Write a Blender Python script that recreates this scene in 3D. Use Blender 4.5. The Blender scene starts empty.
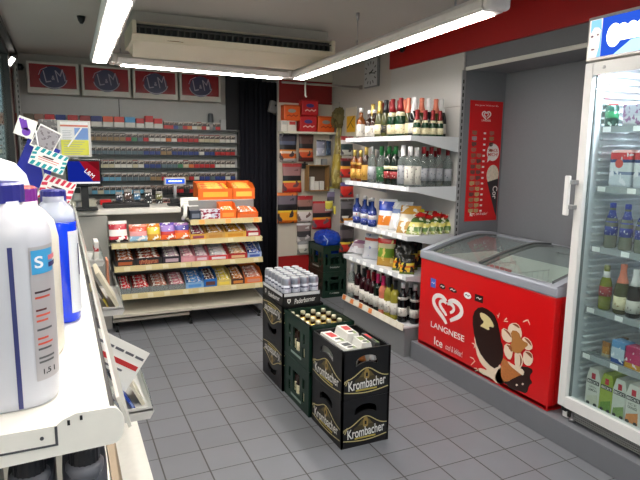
import bpy, bmesh, math, random
from mathutils import Vector, Matrix
random.seed(7)
PI = math.pi
scene = bpy.context.scene
COL = scene.collection

# ------------------------------------------------------------------ camera (calibrated from the floor tiles, metres)
CAM = Vector((-0.6045, -2.5983, 1.6094)); FPX = 555.2236
PITCH, YAW, ROLL = 0.155988, 0.433978, 0.0121354
def _axes():
    cy, sy, cp, sp = math.cos(YAW), math.sin(YAW), math.cos(PITCH), math.sin(PITCH)
    f = Vector((sy*cp, cy*cp, -sp)); r = Vector((cy, -sy, 0)); u = r.cross(f)
    cr, sr = math.cos(ROLL), math.sin(ROLL)
    return r*cr + u*sr, -r*sr + u*cr, f
AX_R, AX_U, AX_F = _axes()
def at(px, py, ax, v):
    """point of the room seen at pixel (px,py) that lies on the real plane ax = v"""
    d = AX_F + AX_R*((px-320)/FPX) - AX_U*((py-240)/FPX)
    i = 'xyz'.index(ax); t = (v-CAM[i])/d[i]
    return CAM + d*t
cd = bpy.data.cameras.new('camera'); cam = bpy.data.objects.new('camera', cd); COL.objects.link(cam)
cd.sensor_width = 36; cd.lens = FPX*36/640; cd.clip_start = 0.02
m = Matrix((AX_R, AX_U, -AX_F)).transposed().to_4x4(); m.translation = CAM
cam.matrix_world = m; scene.camera = cam

# ------------------------------------------------------------------ materials
MATS = {}
def s2l(c):
    def f(u):
        u /= 255.0
        return u/12.92 if u <= 0.04045 else ((u+0.055)/1.055)**2.4
    return (f(c[0]), f(c[1]), f(c[2]), 1)
def nm(name):
    m = bpy.data.materials.new(name); m.use_nodes = True
    nt = m.node_tree; b = nt.nodes['Principled BSDF']
    return m, nt, b
def mat(name, rgb, rough=0.5, metal=0.0, var=0.06, scale=30, emit=0, trans=0, ior=1.45, coat=0):
    if name in MATS: return MATS[name]
    m, nt, b = nm(name); c = s2l(rgb)
    b.inputs['Roughness'].default_value = rough; b.inputs['Metallic'].default_value = metal
    if trans: b.inputs['Transmission Weight'].default_value = trans; b.inputs['IOR'].default_value = ior
    if coat: b.inputs['Coat Weight'].default_value = coat
    if emit:
        b.inputs['Emission Color'].default_value = c; b.inputs['Emission Strength'].default_value = emit
    if var:
        tc = nt.nodes.new('ShaderNodeTexCoord'); n = nt.nodes.new('ShaderNodeTexNoise'); n.inputs['Scale'].default_value = scale
        n.inputs['Detail'].default_value = 3
        r = nt.nodes.new('ShaderNodeMapRange'); r.inputs['To Min'].default_value = 1-var; r.inputs['To Max'].default_value = 1+var
        mx = nt.nodes.new('ShaderNodeMix'); mx.data_type = 'RGBA'; mx.blend_type = 'MULTIPLY'; mx.inputs[0].default_value = 1
        mx.inputs[6].default_value = c
        nt.links.new(tc.outputs['Object'], n.inputs['Vector']); nt.links.new(n.outputs['Fac'], r.inputs['Value'])
        nt.links.new(r.outputs[0], mx.inputs[7]); nt.links.new(mx.outputs[2], b.inputs['Base Color'])
    else: b.inputs['Base Color'].default_value = c
    MATS[name] = m; return m
def glow(name, rgb, strength):
    if name in MATS: return MATS[name]
    m = bpy.data.materials.new(name); m.use_nodes = True; nt = m.node_tree; nt.nodes.clear()
    e = nt.nodes.new('ShaderNodeEmission'); o = nt.nodes.new('ShaderNodeOutputMaterial')
    e.inputs[0].default_value = s2l(rgb); e.inputs[1].default_value = strength
    nt.links.new(e.outputs[0], o.inputs[0]); MATS[name] = m; return m
def pane(name, rgb, clear=0.85, rough=0.02):
    """thin clear sheet: mostly see-through with a glossy reflection"""
    if name in MATS: return MATS[name]
    m = bpy.data.materials.new(name); m.use_nodes = True; nt = m.node_tree; nt.nodes.clear()
    t = nt.nodes.new('ShaderNodeBsdfTransparent'); g = nt.nodes.new('ShaderNodeBsdfGlossy'); d = nt.nodes.new('ShaderNodeBsdfDiffuse')
    o = nt.nodes.new('ShaderNodeOutputMaterial'); x = nt.nodes.new('ShaderNodeMixShader'); y = nt.nodes.new('ShaderNodeMixShader')
    fr = nt.nodes.new('ShaderNodeFresnel'); fr.inputs[0].default_value = 1.5
    t.inputs[0].default_value = s2l(rgb); d.inputs[0].default_value = s2l(rgb); g.inputs['Roughness'].default_value = rough
    x.inputs[0].default_value = 1-clear
    nt.links.new(t.outputs[0], x.inputs[1]); nt.links.new(d.outputs[0], x.inputs[2])
    ge = nt.nodes.new('ShaderNodeNewGeometry'); iv = nt.nodes.new('ShaderNodeMath'); iv.operation = 'SUBTRACT'; iv.inputs[0].default_value = 1
    ml = nt.nodes.new('ShaderNodeMath'); ml.operation = 'MULTIPLY'; nt.links.new(ge.outputs['Backfacing'], iv.inputs[1]); nt.links.new(fr.outputs[0], ml.inputs[0]); nt.links.new(iv.outputs[0], ml.inputs[1])
    nt.links.new(ml.outputs[0], y.inputs[0]); nt.links.new(x.outputs[0], y.inputs[1]); nt.links.new(g.outputs[0], y.inputs[2])
    nt.links.new(y.outputs[0], o.inputs[0]); MATS[name] = m; return m
def bands(name, stops, axis='Z', rough=0.35, blotch=0.0, bscale=9.0, bcol=(255,255,255), metal=0.0):
    """printed wrapper: hard colour bands over the generated box, plus printed blotches"""
    if name in MATS: return MATS[name]
    m, nt, b = nm(name); b.inputs['Roughness'].default_value = rough; b.inputs['Metallic'].default_value = metal
    tc = nt.nodes.new('ShaderNodeTexCoord'); s = nt.nodes.new('ShaderNodeSeparateXYZ'); r = nt.nodes.new('ShaderNodeValToRGB')
    r.color_ramp.interpolation = 'CONSTANT'
    e = r.color_ramp.elements
    while len(e) > 1: e.remove(e[-1])
    e[0].position = 0; e[0].color = s2l(stops[0][1])
    for p, c in stops[1:]:
        k = e.new(p); k.color = s2l(c)
    nt.links.new(tc.outputs['Generated'], s.inputs[0]); nt.links.new(s.outputs[axis], r.inputs[0])
    src = r.outputs[0]
    if blotch:
        n = nt.nodes.new('ShaderNodeTexNoise'); n.inputs['Scale'].default_value = bscale; n.inputs['Detail'].default_value = 2
        gt = nt.nodes.new('ShaderNodeMath'); gt.operation = 'GREATER_THAN'; gt.inputs[1].default_value = 1-blotch
        mx = nt.nodes.new('ShaderNodeMix'); mx.data_type = 'RGBA'; mx.inputs[7].default_value = s2l(bcol)
        nt.links.new(tc.outputs['Generated'], n.inputs['Vector']); nt.links.new(n.outputs['Fac'], gt.inputs[0])
        nt.links.new(gt.outputs[0], mx.inputs[0]); nt.links.new(src, mx.inputs[6]); src = mx.outputs[2]
    nt.links.new(src, b.inputs['Base Color']); MATS[name] = m; return m

# ------------------------------------------------------------------ mesh building
class MB:
    def __init__(s): s.bm = bmesh.new(); s.mi = 0
    def m(s, i): s.mi = i; return s
    def _tag(s, faces):
        for f in faces: f.material_index = s.mi
    def box(s, x0, x1, y0, y1, z0, z1, bev=0.0, seg=2, rot=None, piv=None):
        t = bmesh.new(); bmesh.ops.create_cube(t, size=1)
        for v in t.verts: v.co = Vector(((x0+x1)/2+v.co.x*(x1-x0), (y0+y1)/2+v.co.y*(y1-y0), (z0+z1)/2+v.co.z*(z1-z0)))
        if bev: bmesh.ops.bevel(t, geom=t.edges[:], offset=bev, segments=seg, profile=0.5, affect='EDGES')
        if rot is not None:
            bmesh.ops.rotate(t, verts=t.verts, cent=Vector(piv) if piv else Vector(((x0+x1)/2, (y0+y1)/2, (z0+z1)/2)), matrix=rot)
        return s.add(t)
    def add(s, t, M=None, keep=False):
        if M is not None: bmesh.ops.transform(t, matrix=M, verts=t.verts)
        vm = {}
        for v in t.verts: vm[v] = s.bm.verts.new(v.co)
        for f in t.faces:
            try:
                g = s.bm.faces.new([vm[v] for v in f.verts]); g.smooth = f.smooth
                g.material_index = f.material_index if keep else s.mi
            except ValueError: pass
        t.free(); return s
    def mesh(s, me, M=None, keep=False):
        t = bmesh.new(); t.from_mesh(me); return s.add(t, M, keep)
    def lathe(s, prof, cx=0, cy=0, seg=20, sx=1, sy=1, power=None):
        rows = []
        for r, z in prof:
            row = []
            for k in range(seg):
                a = 2*PI*k/seg; c, n = math.cos(a), math.sin(a)
                if power: # superellipse section
                    q = (abs(c)**power+abs(n)**power)**(-1/power); c *= q; n *= q
                row.append(s.bm.verts.new((cx+r*c*sx, cy+r*n*sy, z)))
            rows.append(row)
        fs = []
        for a, b in zip(rows, rows[1:]):
            for k in range(seg):
                f = s.bm.faces.new((a[k], a[(k+1) % seg], b[(k+1) % seg], b[k])); f.smooth = True; fs.append(f)
        fs.append(s.bm.faces.new(rows[0][::-1])); fs.append(s.bm.faces.new(rows[-1]))
        s._tag(fs); return s
    def tube(s, pts, r, seg=8, close=True):
        pts = [Vector(p) for p in pts]; rows = []
        for i, p in enumerate(pts):
            d = (pts[min(i+1, len(pts)-1)]-pts[max(i-1, 0)]).normalized()
            a = d.orthogonal().normalized() if i == 0 else (a-d*a.dot(d)).normalized()
            b = d.cross(a); rr = r[i] if isinstance(r, (list, tuple)) else r
            rows.append([s.bm.verts.new(p+a*(rr*math.cos(2*PI*k/seg))+b*(rr*math.sin(2*PI*k/seg))) for k in range(seg)])
        fs = []
        for a_, b_ in zip(rows, rows[1:]):
            for k in range(seg):
                f = s.bm.faces.new((a_[k], a_[(k+1) % seg], b_[(k+1) % seg], b_[k])); f.smooth = True; fs.append(f)
        fs.append(s.bm.faces.new(rows[0][::-1])); fs.append(s.bm.faces.new(rows[-1])); s._tag(fs); return s
    def prism(s, poly, vec):
        """closed 3-D polygon swept along vec"""
        vec = Vector(vec); a = [s.bm.verts.new(Vector(p)) for p in poly]; b = [s.bm.verts.new(Vector(p)+vec) for p in poly]
        n = len(a); fs = [s.bm.faces.new(a[::-1]), s.bm.faces.new(b)]
        for k in range(n): fs.append(s.bm.faces.new((a[k], a[(k+1) % n], b[(k+1) % n], b[k])))
        s._tag(fs); return s
    def ribbon(s, pts, w, th=0.0006, closed=False):
        """flat stroke in the local xy plane with real thickness in z"""
        n = len(pts); L, R = [], []
        for i in range(n):
            p = Vector(pts[i]).to_2d(); q = Vector(pts[(i+1) % n] if closed or i < n-1 else pts[i]).to_2d(); o = Vector(pts[i-1] if closed or i > 0 else pts[i]).to_2d()
            d = (q-o).normalized(); nn = Vector((-d.y, d.x)); ww = (w[i] if isinstance(w, list) else w)/2
            L.append(p+nn*ww); R.append(p-nn*ww)
        rng = range(n) if closed else range(n-1)
        mk = lambda P, z: [s.bm.verts.new((a.x, a.y, z)) for a in P]
        lt, rt, lb, rb = mk(L, th), mk(R, th), mk(L, 0), mk(R, 0); fs = []
        for i in rng:
            j = (i+1) % n
            fs += [s.bm.faces.new((rt[i], rt[j], lt[j], lt[i])), s.bm.faces.new((lb[i], lb[j], rb[j], rb[i])),
                   s.bm.faces.new((lt[i], lt[j], lb[j], lb[i])), s.bm.faces.new((rb[i], rb[j], rt[j], rt[i]))]
        s._tag(fs); return s
    def disc(s, cx, cy, rx, ry, th=0.0006, z=0, seg=28, rot=0):
        pts = []
        for k in range(seg):
            a = 2*PI*k/seg; x, y = rx*math.cos(a), ry*math.sin(a)
            pts.append((cx+x*math.cos(rot)-y*math.sin(rot), cy+x*math.sin(rot)+y*math.cos(rot), z))
        return s.prism(pts, (0, 0, th))
    def poly(s, pts, th=0.0006, z=0): return s.prism([(p[0], p[1], z) for p in pts], (0, 0, th))
    def me(s, name, mats):
        bmesh.ops.recalc_face_normals(s.bm, faces=s.bm.faces)
        me = bpy.data.meshes.new(name); s.bm.to_mesh(me); s.bm.free()
        for x in (mats if isinstance(mats, (list, tuple)) else [mats]): me.materials.append(x)
        return me
    def obj(s, name, mats, parent=None, loc=(0, 0, 0), M=None): return link(name, s.me(name, mats), parent, loc, M)
def link(name, me, parent=None, loc=(0, 0, 0), M=None):
    o = bpy.data.objects.new(name, me); COL.objects.link(o)
    if parent is not None: o.parent = parent
    if M is not None: o.matrix_local = M
    else: o.location = loc
    return o
def tag(o, label, cat, group=None):
    o['label'] = label; o['category'] = cat
    if group: o['group'] = group
    return o
def thing(name, label, cat, loc=(0, 0, 0), rz=0, group=None):
    o = bpy.data.objects.new(name, None); COL.objects.link(o); o.empty_display_size = 0.05
    o.location = loc; o.rotation_euler = (0, 0, rz); return tag(o, label, cat, group)
def struct(name, mb, mats):
    o = mb.obj(name, mats); o['kind'] = 'structure'; return o
def inst(proto, name, label, cat, loc, rz=0, group=None, sc=1.0):
    """a countable thing: an empty with its own copy of every part (parts share mesh data)"""
    t = thing(name, label, cat, loc, rz, group); t.scale = (sc, sc, sc)
    for pn, me in proto: link(pn, me, t)
    return t
ORD = ['', 'first', 'second', 'third', 'fourth', 'fifth', 'sixth', 'seventh', 'eighth', 'ninth', 'tenth', 'eleventh', 'twelfth', 'thirteenth',
       'fourteenth', 'fifteenth', 'sixteenth', 'seventeenth', 'eighteenth', 'nineteenth', 'twentieth', 'twenty-first', 'twenty-second',
       'twenty-third', 'twenty-fourth', 'twenty-fifth', 'twenty-sixth', 'twenty-seventh', 'twenty-eighth', 'twenty-ninth', 'thirtieth']
# frames for things printed on or fixed to a face: local x = viewer's right, y = up, z = out of the face
def face_negx(p): M = Matrix(((0, 0, -1), (-1, 0, 0), (0, 1, 0))).to_4x4(); M.translation = Vector(p); return M
def face_negy(p): M = Matrix(((1, 0, 0), (0, 0, -1), (0, 1, 0))).to_4x4(); M.translation = Vector(p); return M
def text_me(txt, w, h, ital=0, bold=0, th=0.0005):
    c = bpy.data.curves.new('t', 'FONT'); c.body = txt; c.size = 1; c.fill_mode = 'BOTH'; c.shear = ital; c.offset = bold; c.extrude = 0.0
    o = bpy.data.objects.new('t', c); COL.objects.link(o); bpy.context.view_layer.update()
    me = bpy.data.meshes.new_from_object(o.evaluated_get(bpy.context.evaluated_depsgraph_get()))
    bpy.data.objects.remove(o)
    xs = [v.co.x for v in me.vertices]; ys = [v.co.y for v in me.vertices]
    x0, x1, y0, y1 = min(xs), max(xs), min(ys), max(ys)
    for v in me.vertices: v.co = Vector(((v.co.x-(x0+x1)/2)/(x1-x0)*w, (v.co.y-(y0+y1)/2)/(y1-y0)*h, th))
    return me
def text(name, txt, w, h, m, parent, M, dx=0, dy=0, ital=0, bold=0, rot=0, dz=0.0006):
    me = text_me(txt, w, h, ital, bold); me.materials.append(m); me.name = name
    return link(name, me, parent, M=M @ Matrix.Translation((dx, dy, dz)) @ Matrix.Rotation(rot, 4, 'Z'))
def panel_me(outer, holes, th):
    """flat board in the local xy plane with real openings"""
    c = bpy.data.curves.new('p', 'CURVE'); c.dimensions = '2D'; c.fill_mode = 'BOTH'; c.extrude = th/2
    for P in [outer]+holes:
        sp = c.splines.new('POLY'); sp.points.add(len(P)-1); sp.use_cyclic_u = True
        for q, p in zip(sp.points, P): q.co = (p[0], p[1], 0, 1)
    o = bpy.data.objects.new('p', c); COL.objects.link(o); bpy.context.view_layer.update()
    me = bpy.data.meshes.new_from_object(o.evaluated_get(bpy.context.evaluated_depsgraph_get())); bpy.data.objects.remove(o)
    return me
def rect(x0, x1, y0, y1): return [(x0, y0), (x1, y0), (x1, y1), (x0, y1)]
def pillow(w, d, h, nx=8, nz=10, crimp=0.06, jit=0.0, seed=0):
    """filled bag standing on z=0: pinched flat seams at top and bottom, swollen in between"""
    rnd = random.Random(seed); t = bmesh.new(); F = []
    for sgn in (-1, 1):
        g = []
        for j in range(nz+1):
            v = j/nz; row = []
            for i in range(nx+1):
                u = i/nx; e = (math.sin(PI*u)**0.55)*(math.sin(PI*min(max((v-crimp)/(1-2*crimp), 0), 1))**0.5)
                ww = w*(1-0.10*math.sin(PI*v)**2*0.6)
                row.append(t.verts.new(((u-0.5)*ww, sgn*(0.001+d/2*e*(1+jit*(rnd.random()-.5))), v*h)))
            g.append(row)
        F.append(g)
        for j in range(nz):
            for i in range(nx):
                f = t.faces.new((g[j][i], g[j][i+1], g[j+1][i+1], g[j+1][i])); f.smooth = True
    a, b = F
    ring = lambda g: [g[0][i] for i in range(nx+1)]+[g[j][nx] for j in range(1, nz+1)]+[g[nz][i] for i in range(nx-1, -1, -1)]+[g[j][0] for j in range(nz-1, 0, -1)]
    A, B = ring(a), ring(b)
    for k in range(len(A)): t.faces.new((A[k], A[(k+1) % len(A)], B[(k+1) % len(A)], B[k]))
    return t
def tilt_x(a): return Matrix.Rotation(a, 3, 'X')

# shared materials
WHITE = mat('white_paint', (226, 224, 216), 0.4); CREAM = mat('cream_enamel', (222, 218, 200), 0.45)
BLACK = mat('black_plastic', (22, 22, 24), 0.45); DGREY = mat('dark_grey', (72, 73, 78), 0.5); GREY = mat('mid_grey', (140, 140, 142), 0.5)
METAL = mat('brushed_metal', (170, 170, 172), 0.35, 0.9); RED = mat('signal_red', (196, 22, 24), 0.35); PAPER = mat('white_paper', (236, 235, 230), 0.6)
BEIGE = mat('beige_price_rail', (188, 172, 124), 0.5); GOLD = mat('gold_print', (196, 170, 92), 0.4, 0.3); ORANGE = mat('orange_card', (232, 106, 30), 0.5)
CLEAR = pane('clear_acrylic', (222, 228, 228), 0.8); GLASS = pane('clear_glass', (225, 236, 234), 0.93)
# ------------------------------------------------------------------ the room
T = 0.22
def floor_mat():
    m, nt, b = nm('grey_floor_tiles'); N = nt.nodes.new; Lk = nt.links.new
    tc = N('ShaderNodeTexCoord'); sp = N('ShaderNodeSeparateXYZ'); Lk(tc.outputs['Object'], sp.inputs[0])
    def mth(op, a, b_=None, v=None):
        n = N('ShaderNodeMath'); n.operation = op; Lk(a, n.inputs[0])
        if b_ is not None: Lk(b_, n.inputs[1])
        elif v is not None: n.inputs[1].default_value = v
        return n.outputs[0]
    ux = mth('DIVIDE', sp.outputs[0], v=T); uy = mth('DIVIDE', sp.outputs[1], v=T)
    dist = lambda u: mth('ABSOLUTE', mth('SUBTRACT', mth('FRACT', mth('ADD', u, v=0.5)), v=0.5))
    gx = mth('LESS_THAN', dist(ux), v=0.017); gy = mth('LESS_THAN', dist(uy), v=0.013)
    g = mth('MAXIMUM', gx, gy)
    cb = N('ShaderNodeCombineXYZ'); Lk(mth('FLOOR', ux), cb.inputs[0]); Lk(mth('FLOOR', uy), cb.inputs[1])
    wn = N('ShaderNodeTexWhiteNoise'); wn.noise_dimensions = '2D'; Lk(cb.outputs[0], wn.inputs['Vector'])
    nz = N('ShaderNodeTexNoise'); nz.inputs['Scale'].default_value = 7; nz.inputs['Detail'].default_value = 6; Lk(tc.outputs['Object'], nz.inputs['Vector'])
    v = mth('ADD', mth('MULTIPLY', wn.outputs['Value'], v=0.10), mth('MULTIPLY', nz.outputs['Fac'], v=0.22)); v = mth('ADD', v, v=0.84)
    mx = N('ShaderNodeMix'); mx.data_type = 'RGBA'; mx.blend_type = 'MULTIPLY'; mx.inputs[0].default_value = 1; mx.inputs[6].default_value = s2l((112, 114, 120)); Lk(v, mx.inputs[7])
    m2 = N('ShaderNodeMix'); m2.data_type = 'RGBA'; Lk(g, m2.inputs[0]); Lk(mx.outputs[2], m2.inputs[6]); m2.inputs[7].default_value = s2l((52, 50, 48))
    Lk(m2.outputs[2], b.inputs['Base Color'])
    rr = N('ShaderNodeMapRange'); Lk(nz.outputs['Fac'], rr.inputs[0]); rr.inputs['To Min'].default_value = 0.38; rr.inputs['To Max'].default_value = 0.55
    Lk(rr.outputs[0], b.inputs['Roughness'])
    bp = N('ShaderNodeBump'); bp.inputs['Strength'].default_value = 0.25; bp.inputs['Distance'].default_value = 0.002; bp.invert = True
    Lk(g, bp.inputs['Height']); Lk(bp.outputs[0], b.inputs['Normal'])
    return m
CEIL, LOW = 2.70, 2.55; XL, XR, YB = -1.0, 2.27, 3.86
WALLW = mat('warm_white_wall', (184, 178, 172), 0.6, var=0.03, scale=4); CEILM = mat('grey_ceiling', (178, 173, 167), 0.75, var=0.04, scale=3)
ALC = mat('alcove_grey', (116, 118, 124), 0.6, var=0.05, scale=60); PLIN = mat('plinth_grey', (112, 114, 120), 0.55, var=0.05, scale=12)
REDP = mat('red_fascia', (168, 20, 18), 0.45, var=0.03)
struct('floor', MB().box(-1.2, 3.0, -4.2, 4.1, -0.05, 0), floor_mat())
struct('ceiling', MB().box(-1.2, 1.95, -4.2, 4.1, LOW, CEIL+0.05).box(1.95, 3.0, -4.2, 4.1, CEIL, CEIL+0.05), CEILM)
struct('wall_back', MB().box(XL, 1.60, YB, YB+0.06, 0, CEIL).box(1.60, 3.0, 3.92, 3.98, 0, CEIL), WALLW)
struct('wall_right', MB().box(XR, 2.73, 0.964, 4.0, 0, CEIL).box(2.68, 2.73, -4.2, 0.96, 0, CEIL), [WALLW])
# alcove lining behind the freezer
struct('trim_1', MB().box(2.671, 2.6795, -4.2, 0.9635, 0.14, 2.2545), ALC)
struct('trim_2', MB().box(XR, 2.672, 0.9545, 0.9635, 0.14, 2.2545), ALC)
struct('trim_3', MB().box(XR, 2.68, -4.2, 0.9635, 2.254, 2.275).box(XR-0.005, XR+0.04, -4.2, 0.9635, 2.275, 2.392), ALC)
struct('trim_4', MB().box(XR-0.012, XR+0.01, -1.8, 0.95, 2.247, 2.274, 0.003), WHITE)
struct('trim_5', MB().box(XR-0.034, XR-0.006, -4.2, 2.03, 2.388, CEIL), REDP)
struct('trim_6', MB().box(1.845, 2.66, -4.2, 0.945, 0, 0.14, 0.004), PLIN)
# partition with the hook board, its red foot
BY = 3.31
struct('wall_partition', MB().box(1.60, XR, BY, BY+0.012, 0, CEIL), mat('hook_board', (206, 196, 180), 0.6, var=0.03, scale=15))
struct('baseboard_back', MB().box(1.606, XR-0.002, BY-0.006, BY, 0, 0.42), mat('red_board', (170, 24, 22), 0.5))
struct('trim_7', MB().box(1.592, 1.60, BY-0.008, BY+0.012, 0, 2.40), mat('grey_edge', (170, 168, 165), 0.5))
# left wall with its window pane and dark beam
struct('wall_left', MB().box(XL-0.06, XL, -4.2, -1.5, 0, CEIL).box(XL-0.06, XL, -1.5, 3.3, 0, 1.0).box(XL-0.06, XL, -1.5, 3.3, 2.5, CEIL).box(XL-0.06, XL, 3.3, YB, 0, CEIL), WALLW)
struct('window_1', MB().m(0).box(XL-0.035, XL-0.025, -1.45, 3.25, 1.05, 2.48).m(1).box(XL-0.05, XL+0.012, -1.5, -1.45, 1.0, 2.5).box(XL-0.05, XL+0.012, 3.25, 3.3, 1.0, 2.5)
       .box(XL-0.05, XL+0.012, 0.8, 0.85, 1.0, 2.5).box(XL-0.05, XL+0.012, -1.5, 3.3, 1.0, 1.05).box(XL-0.05, XL+0.012, -1.5, 3.3, 2.45, 2.5), [pane('window_glass', (200, 214, 208), 0.85), mat('dark_frame', (46, 44, 44), 0.5)])
struct('trim_8', MB().box(XL, XL+0.06, -4.2, YB, 2.50, LOW), mat('dark_beam', (58, 54, 52), 0.6))
# shop front behind the photographer: the daylight comes through it
struct('wall_front', MB().box(-1.2, 3.0, -4.26, -4.2, 0, 0.4).box(-1.2, 3.0, -4.26, -4.2, 2.5, CEIL).box(-1.2, -1.0, -4.26, -4.2, 0.4, 2.5).box(2.4, 3.0, -4.26, -4.2, 0.4, 2.5), WALLW)
struct('window_2', MB().m(0).box(-1.0, 2.4, -4.235, -4.225, 0.4, 2.5).m(1).box(0.66, 0.74, -4.26, -4.2, 0.4, 2.5).box(-1.0, 2.4, -4.26, -4.2, 2.44, 2.5), [GLASS, mat('dark_frame', (46, 44, 44), 0.5)])

struct('trim_9', MB().box(1.16, 1.60, YB-0.012, YB-0.001, 1.86, LOW).box(1.302, 1.60, YB-0.012, YB-0.001, 0, 1.86), mat('dark_door_frame', (24, 24, 30), 0.6))
# curtain in the doorway
cm = MB(); n = 64; x0, x1 = 1.305, 1.84; rows = []
for z in (0.02, 1.2, 2.42):
    rows.append([cm.bm.verts.new((x0+(x1-x0)*k/n, 3.78+0.022*math.sin(k*0.95+0.2*z)+0.008*math.sin(k*2.3), z)) for k in range(n+1)])
for a, b in zip(rows, rows[1:]):
    for k in range(n): f = cm.bm.faces.new((a[k], a[k+1], b[k+1], b[k])); f.smooth = True
c = cm.obj('curtain', mat('navy_cloth', (17, 17, 30), 0.9, var=0.2, scale=50)); sm = c.modifiers.new('s', 'SOLIDIFY'); sm.thickness = 0.004
tag(c, 'dark navy curtain closing the doorway beside the tobacco wall', 'curtain')

# ------------------------------------------------------------------ ceiling lamps
TUBE = glow('lit_tube', (255, 248, 240), 30.0); HOUS = mat('lamp_housing', (214, 206, 202), 0.4)
def lamp(label, a, b, W=0.13, H=0.085, wires=(), zc=LOW, ends=(1, 1)):
    a, b = Vector(a), Vector(b); L = (b-a).length; t = thing('fluorescent_lamp', label, 'ceiling lamp', a)
    ang = math.atan2(b.y-a.y, b.x-a.x); R = Matrix.Rotation(ang, 4, 'Z')
    prof = [(-W/2, 0.012), (-W/2+0.012, 0), (W/2-0.012, 0), (W/2, 0.012), (W/2, 0.045), (W/2-0.03, 0.075), (0, H), (-W/2+0.03, 0.075), (-W/2, 0.045)]
    MB().prism([(0.05, y, z) for y, z in prof], (L-0.1, 0, 0)).obj('housing', HOUS, t, M=R)
    MB().box(0.09, L-0.09, -W/2+0.022, W/2-0.022, -0.006, 0.002, 0.002).obj('lit_cover', TUBE, t, M=R)
    for i, x in enumerate((0, L-0.05)):
        if ends[i]: MB().box(x, x+0.05, -W/2, W/2, 0.0, H-0.012, 0.02, 4).obj('end_cap', HOUS, t, M=R)
    for w in wires:
        mb = MB(); mb.tube([(w, 0, H-0.005), (w, 0, zc-a.z)], 0.0025, 6); mb.lathe([(0.006, H-0.004), (0.006, H+0.035)], w, 0, 10); mb.lathe([(0.009, zc-a.z-0.05), (0.012, zc-a.z-0.001)], w, 0, 10)
        mb.obj('pendant_wire', METAL, t, M=R)
    return t
ZL = 2.25
lamp('long fluorescent lamp hanging nearest the left window wall', (-0.305, 2.03, ZL), (-0.335, -0.02, ZL), wires=(1.75,))
lamp('fluorescent lamp hanging crosswise below the air conditioner', (-0.235, 2.00, ZL), (1.27, 2.13, ZL), ends=(1, 1), wires=(0.08,))
lamp('long fluorescent lamp hanging nearest the red fascia on the right', (1.345, 2.17, ZL), (1.205, -0.57, ZL), wires=(1.27, 2.4))
lamp('fluorescent lamp overhead above the cleaner bottles, outside the picture', (-0.34, -0.5, ZL), (-0.36, -2.2, ZL), wires=(0.3, 1.4))
lamp('fluorescent fill lamp added overhead on the right before the shop window, outside the picture', (1.2, -1.2, ZL), (1.1, -3.2, ZL), wires=(0.3, 1.7))  # unseen lamp added for extra light, continuing the right-hand row
lamp('fluorescent fill lamp added overhead behind the photographer on the left, outside the picture', (-0.36, -2.35, ZL), (-0.36, -4.0, ZL), wires=(0.3, 1.3))  # unseen lamp added to brighten the bottle fronts and shelf end

# air conditioner
ac = thing('air_conditioner', 'wide beige air conditioner with dark grille hanging under the ceiling', 'air conditioner', (0.625, 1.44, 2.345))
BE = mat('aged_beige', (210, 200, 178), 0.5, var=0.05, scale=4)
h = 0.755; AD = 0.48
MB().prism([(-h, 0, 0.035), (-h, 0.06, 0), (-h, AD-0.02, -0.005), (-h, AD, 0.04), (-h, AD, 0.12), (-h, 0.015, 0.12), (-h, 0.06, 0.11), (-h, 0.06, 0.04), (-h, 0.0, 0.04)], (2*h, 0, 0)).obj('casing', BE, ac)
for sx_ in (-h, h-0.03): MB().box(sx_, sx_+0.03, -0.002, 0.1, 0.03, 0.125, 0.008).obj('side_cheek', BE, ac)
MB().box(-h+0.03, h-0.03, 0.052, 0.06, 0.036, 0.112).obj('air_slot', BLACK, ac)
g = MB(); g.box(-h+0.03, h-0.03, 0.012, 0.022, 0.084, 0.092)
for k in range(34): x = -h+0.05+k*(2*h-0.1)/33; g.box(x-0.004, x+0.004, 0.01, 0.05, 0.042, 0.088)
g.obj('louvre_grille', mat('grille_grey', (64, 62, 60), 0.5), ac)
pm_ = MB(); bm_ = pm_.bm
Pv = [bm_.verts.new(v) for v in ((-h+0.01, 0.05, 0.004), (h-0.01, 0.05, 0.004), (0.60, AD-0.005, -0.046), (-0.70, AD-0.005, -0.046), (-h+0.01, 0.05, 0.012), (h-0.01, 0.05, 0.012), (0.70, AD-0.005, 0.012), (-h+0.01, AD-0.005, 0.012))]
for q in ((0, 1, 2, 3), (4, 7, 6, 5), (0, 4, 5, 1), (1, 5, 6, 2), (2, 6, 7, 3), (3, 7, 4, 0)): bm_.faces.new([Pv[i] for i in q])
pm_.obj('bottom_pan', BE, ac)
MB().box(-h+0.02, h-0.02, 0.10, AD, 0.12, LOW-2.346).obj('mounting_box', mat('warm_grey_box', (176, 170, 164), 0.6), ac)
MB().m(0).box(-0.52, -0.41, 0.018, 0.022, 0.012, 0.02).box(-0.50, -0.44, 0.016, 0.02, 0.014, 0.026).obj('maker_badge', mat('bronze', (120, 92, 50), 0.4, 0.5), ac, M=Matrix.Translation((0, 0.016, 0.0)))
# ceiling bits
tag(MB().lathe([(0.03, 0), (0.022, -0.03), (0.01, -0.05)]).obj('smoke_detector', BLACK, loc=(-0.42, 1.9, LOW-0.0005)), 'small dark sensor on the ceiling left of the lamps', 'sensor')
tag(MB().box(-0.025, 0.0, -0.03, 0.03, -0.025, 0.025, 0.004).lathe([(0.014, -0.034), (0.014, -0.024)], -0.014, 0, 12).obj('motion_sensor', BLACK, loc=(2.235, 1.80, 2.54)), 'small black sensor box on the red fascia', 'sensor')
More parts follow.
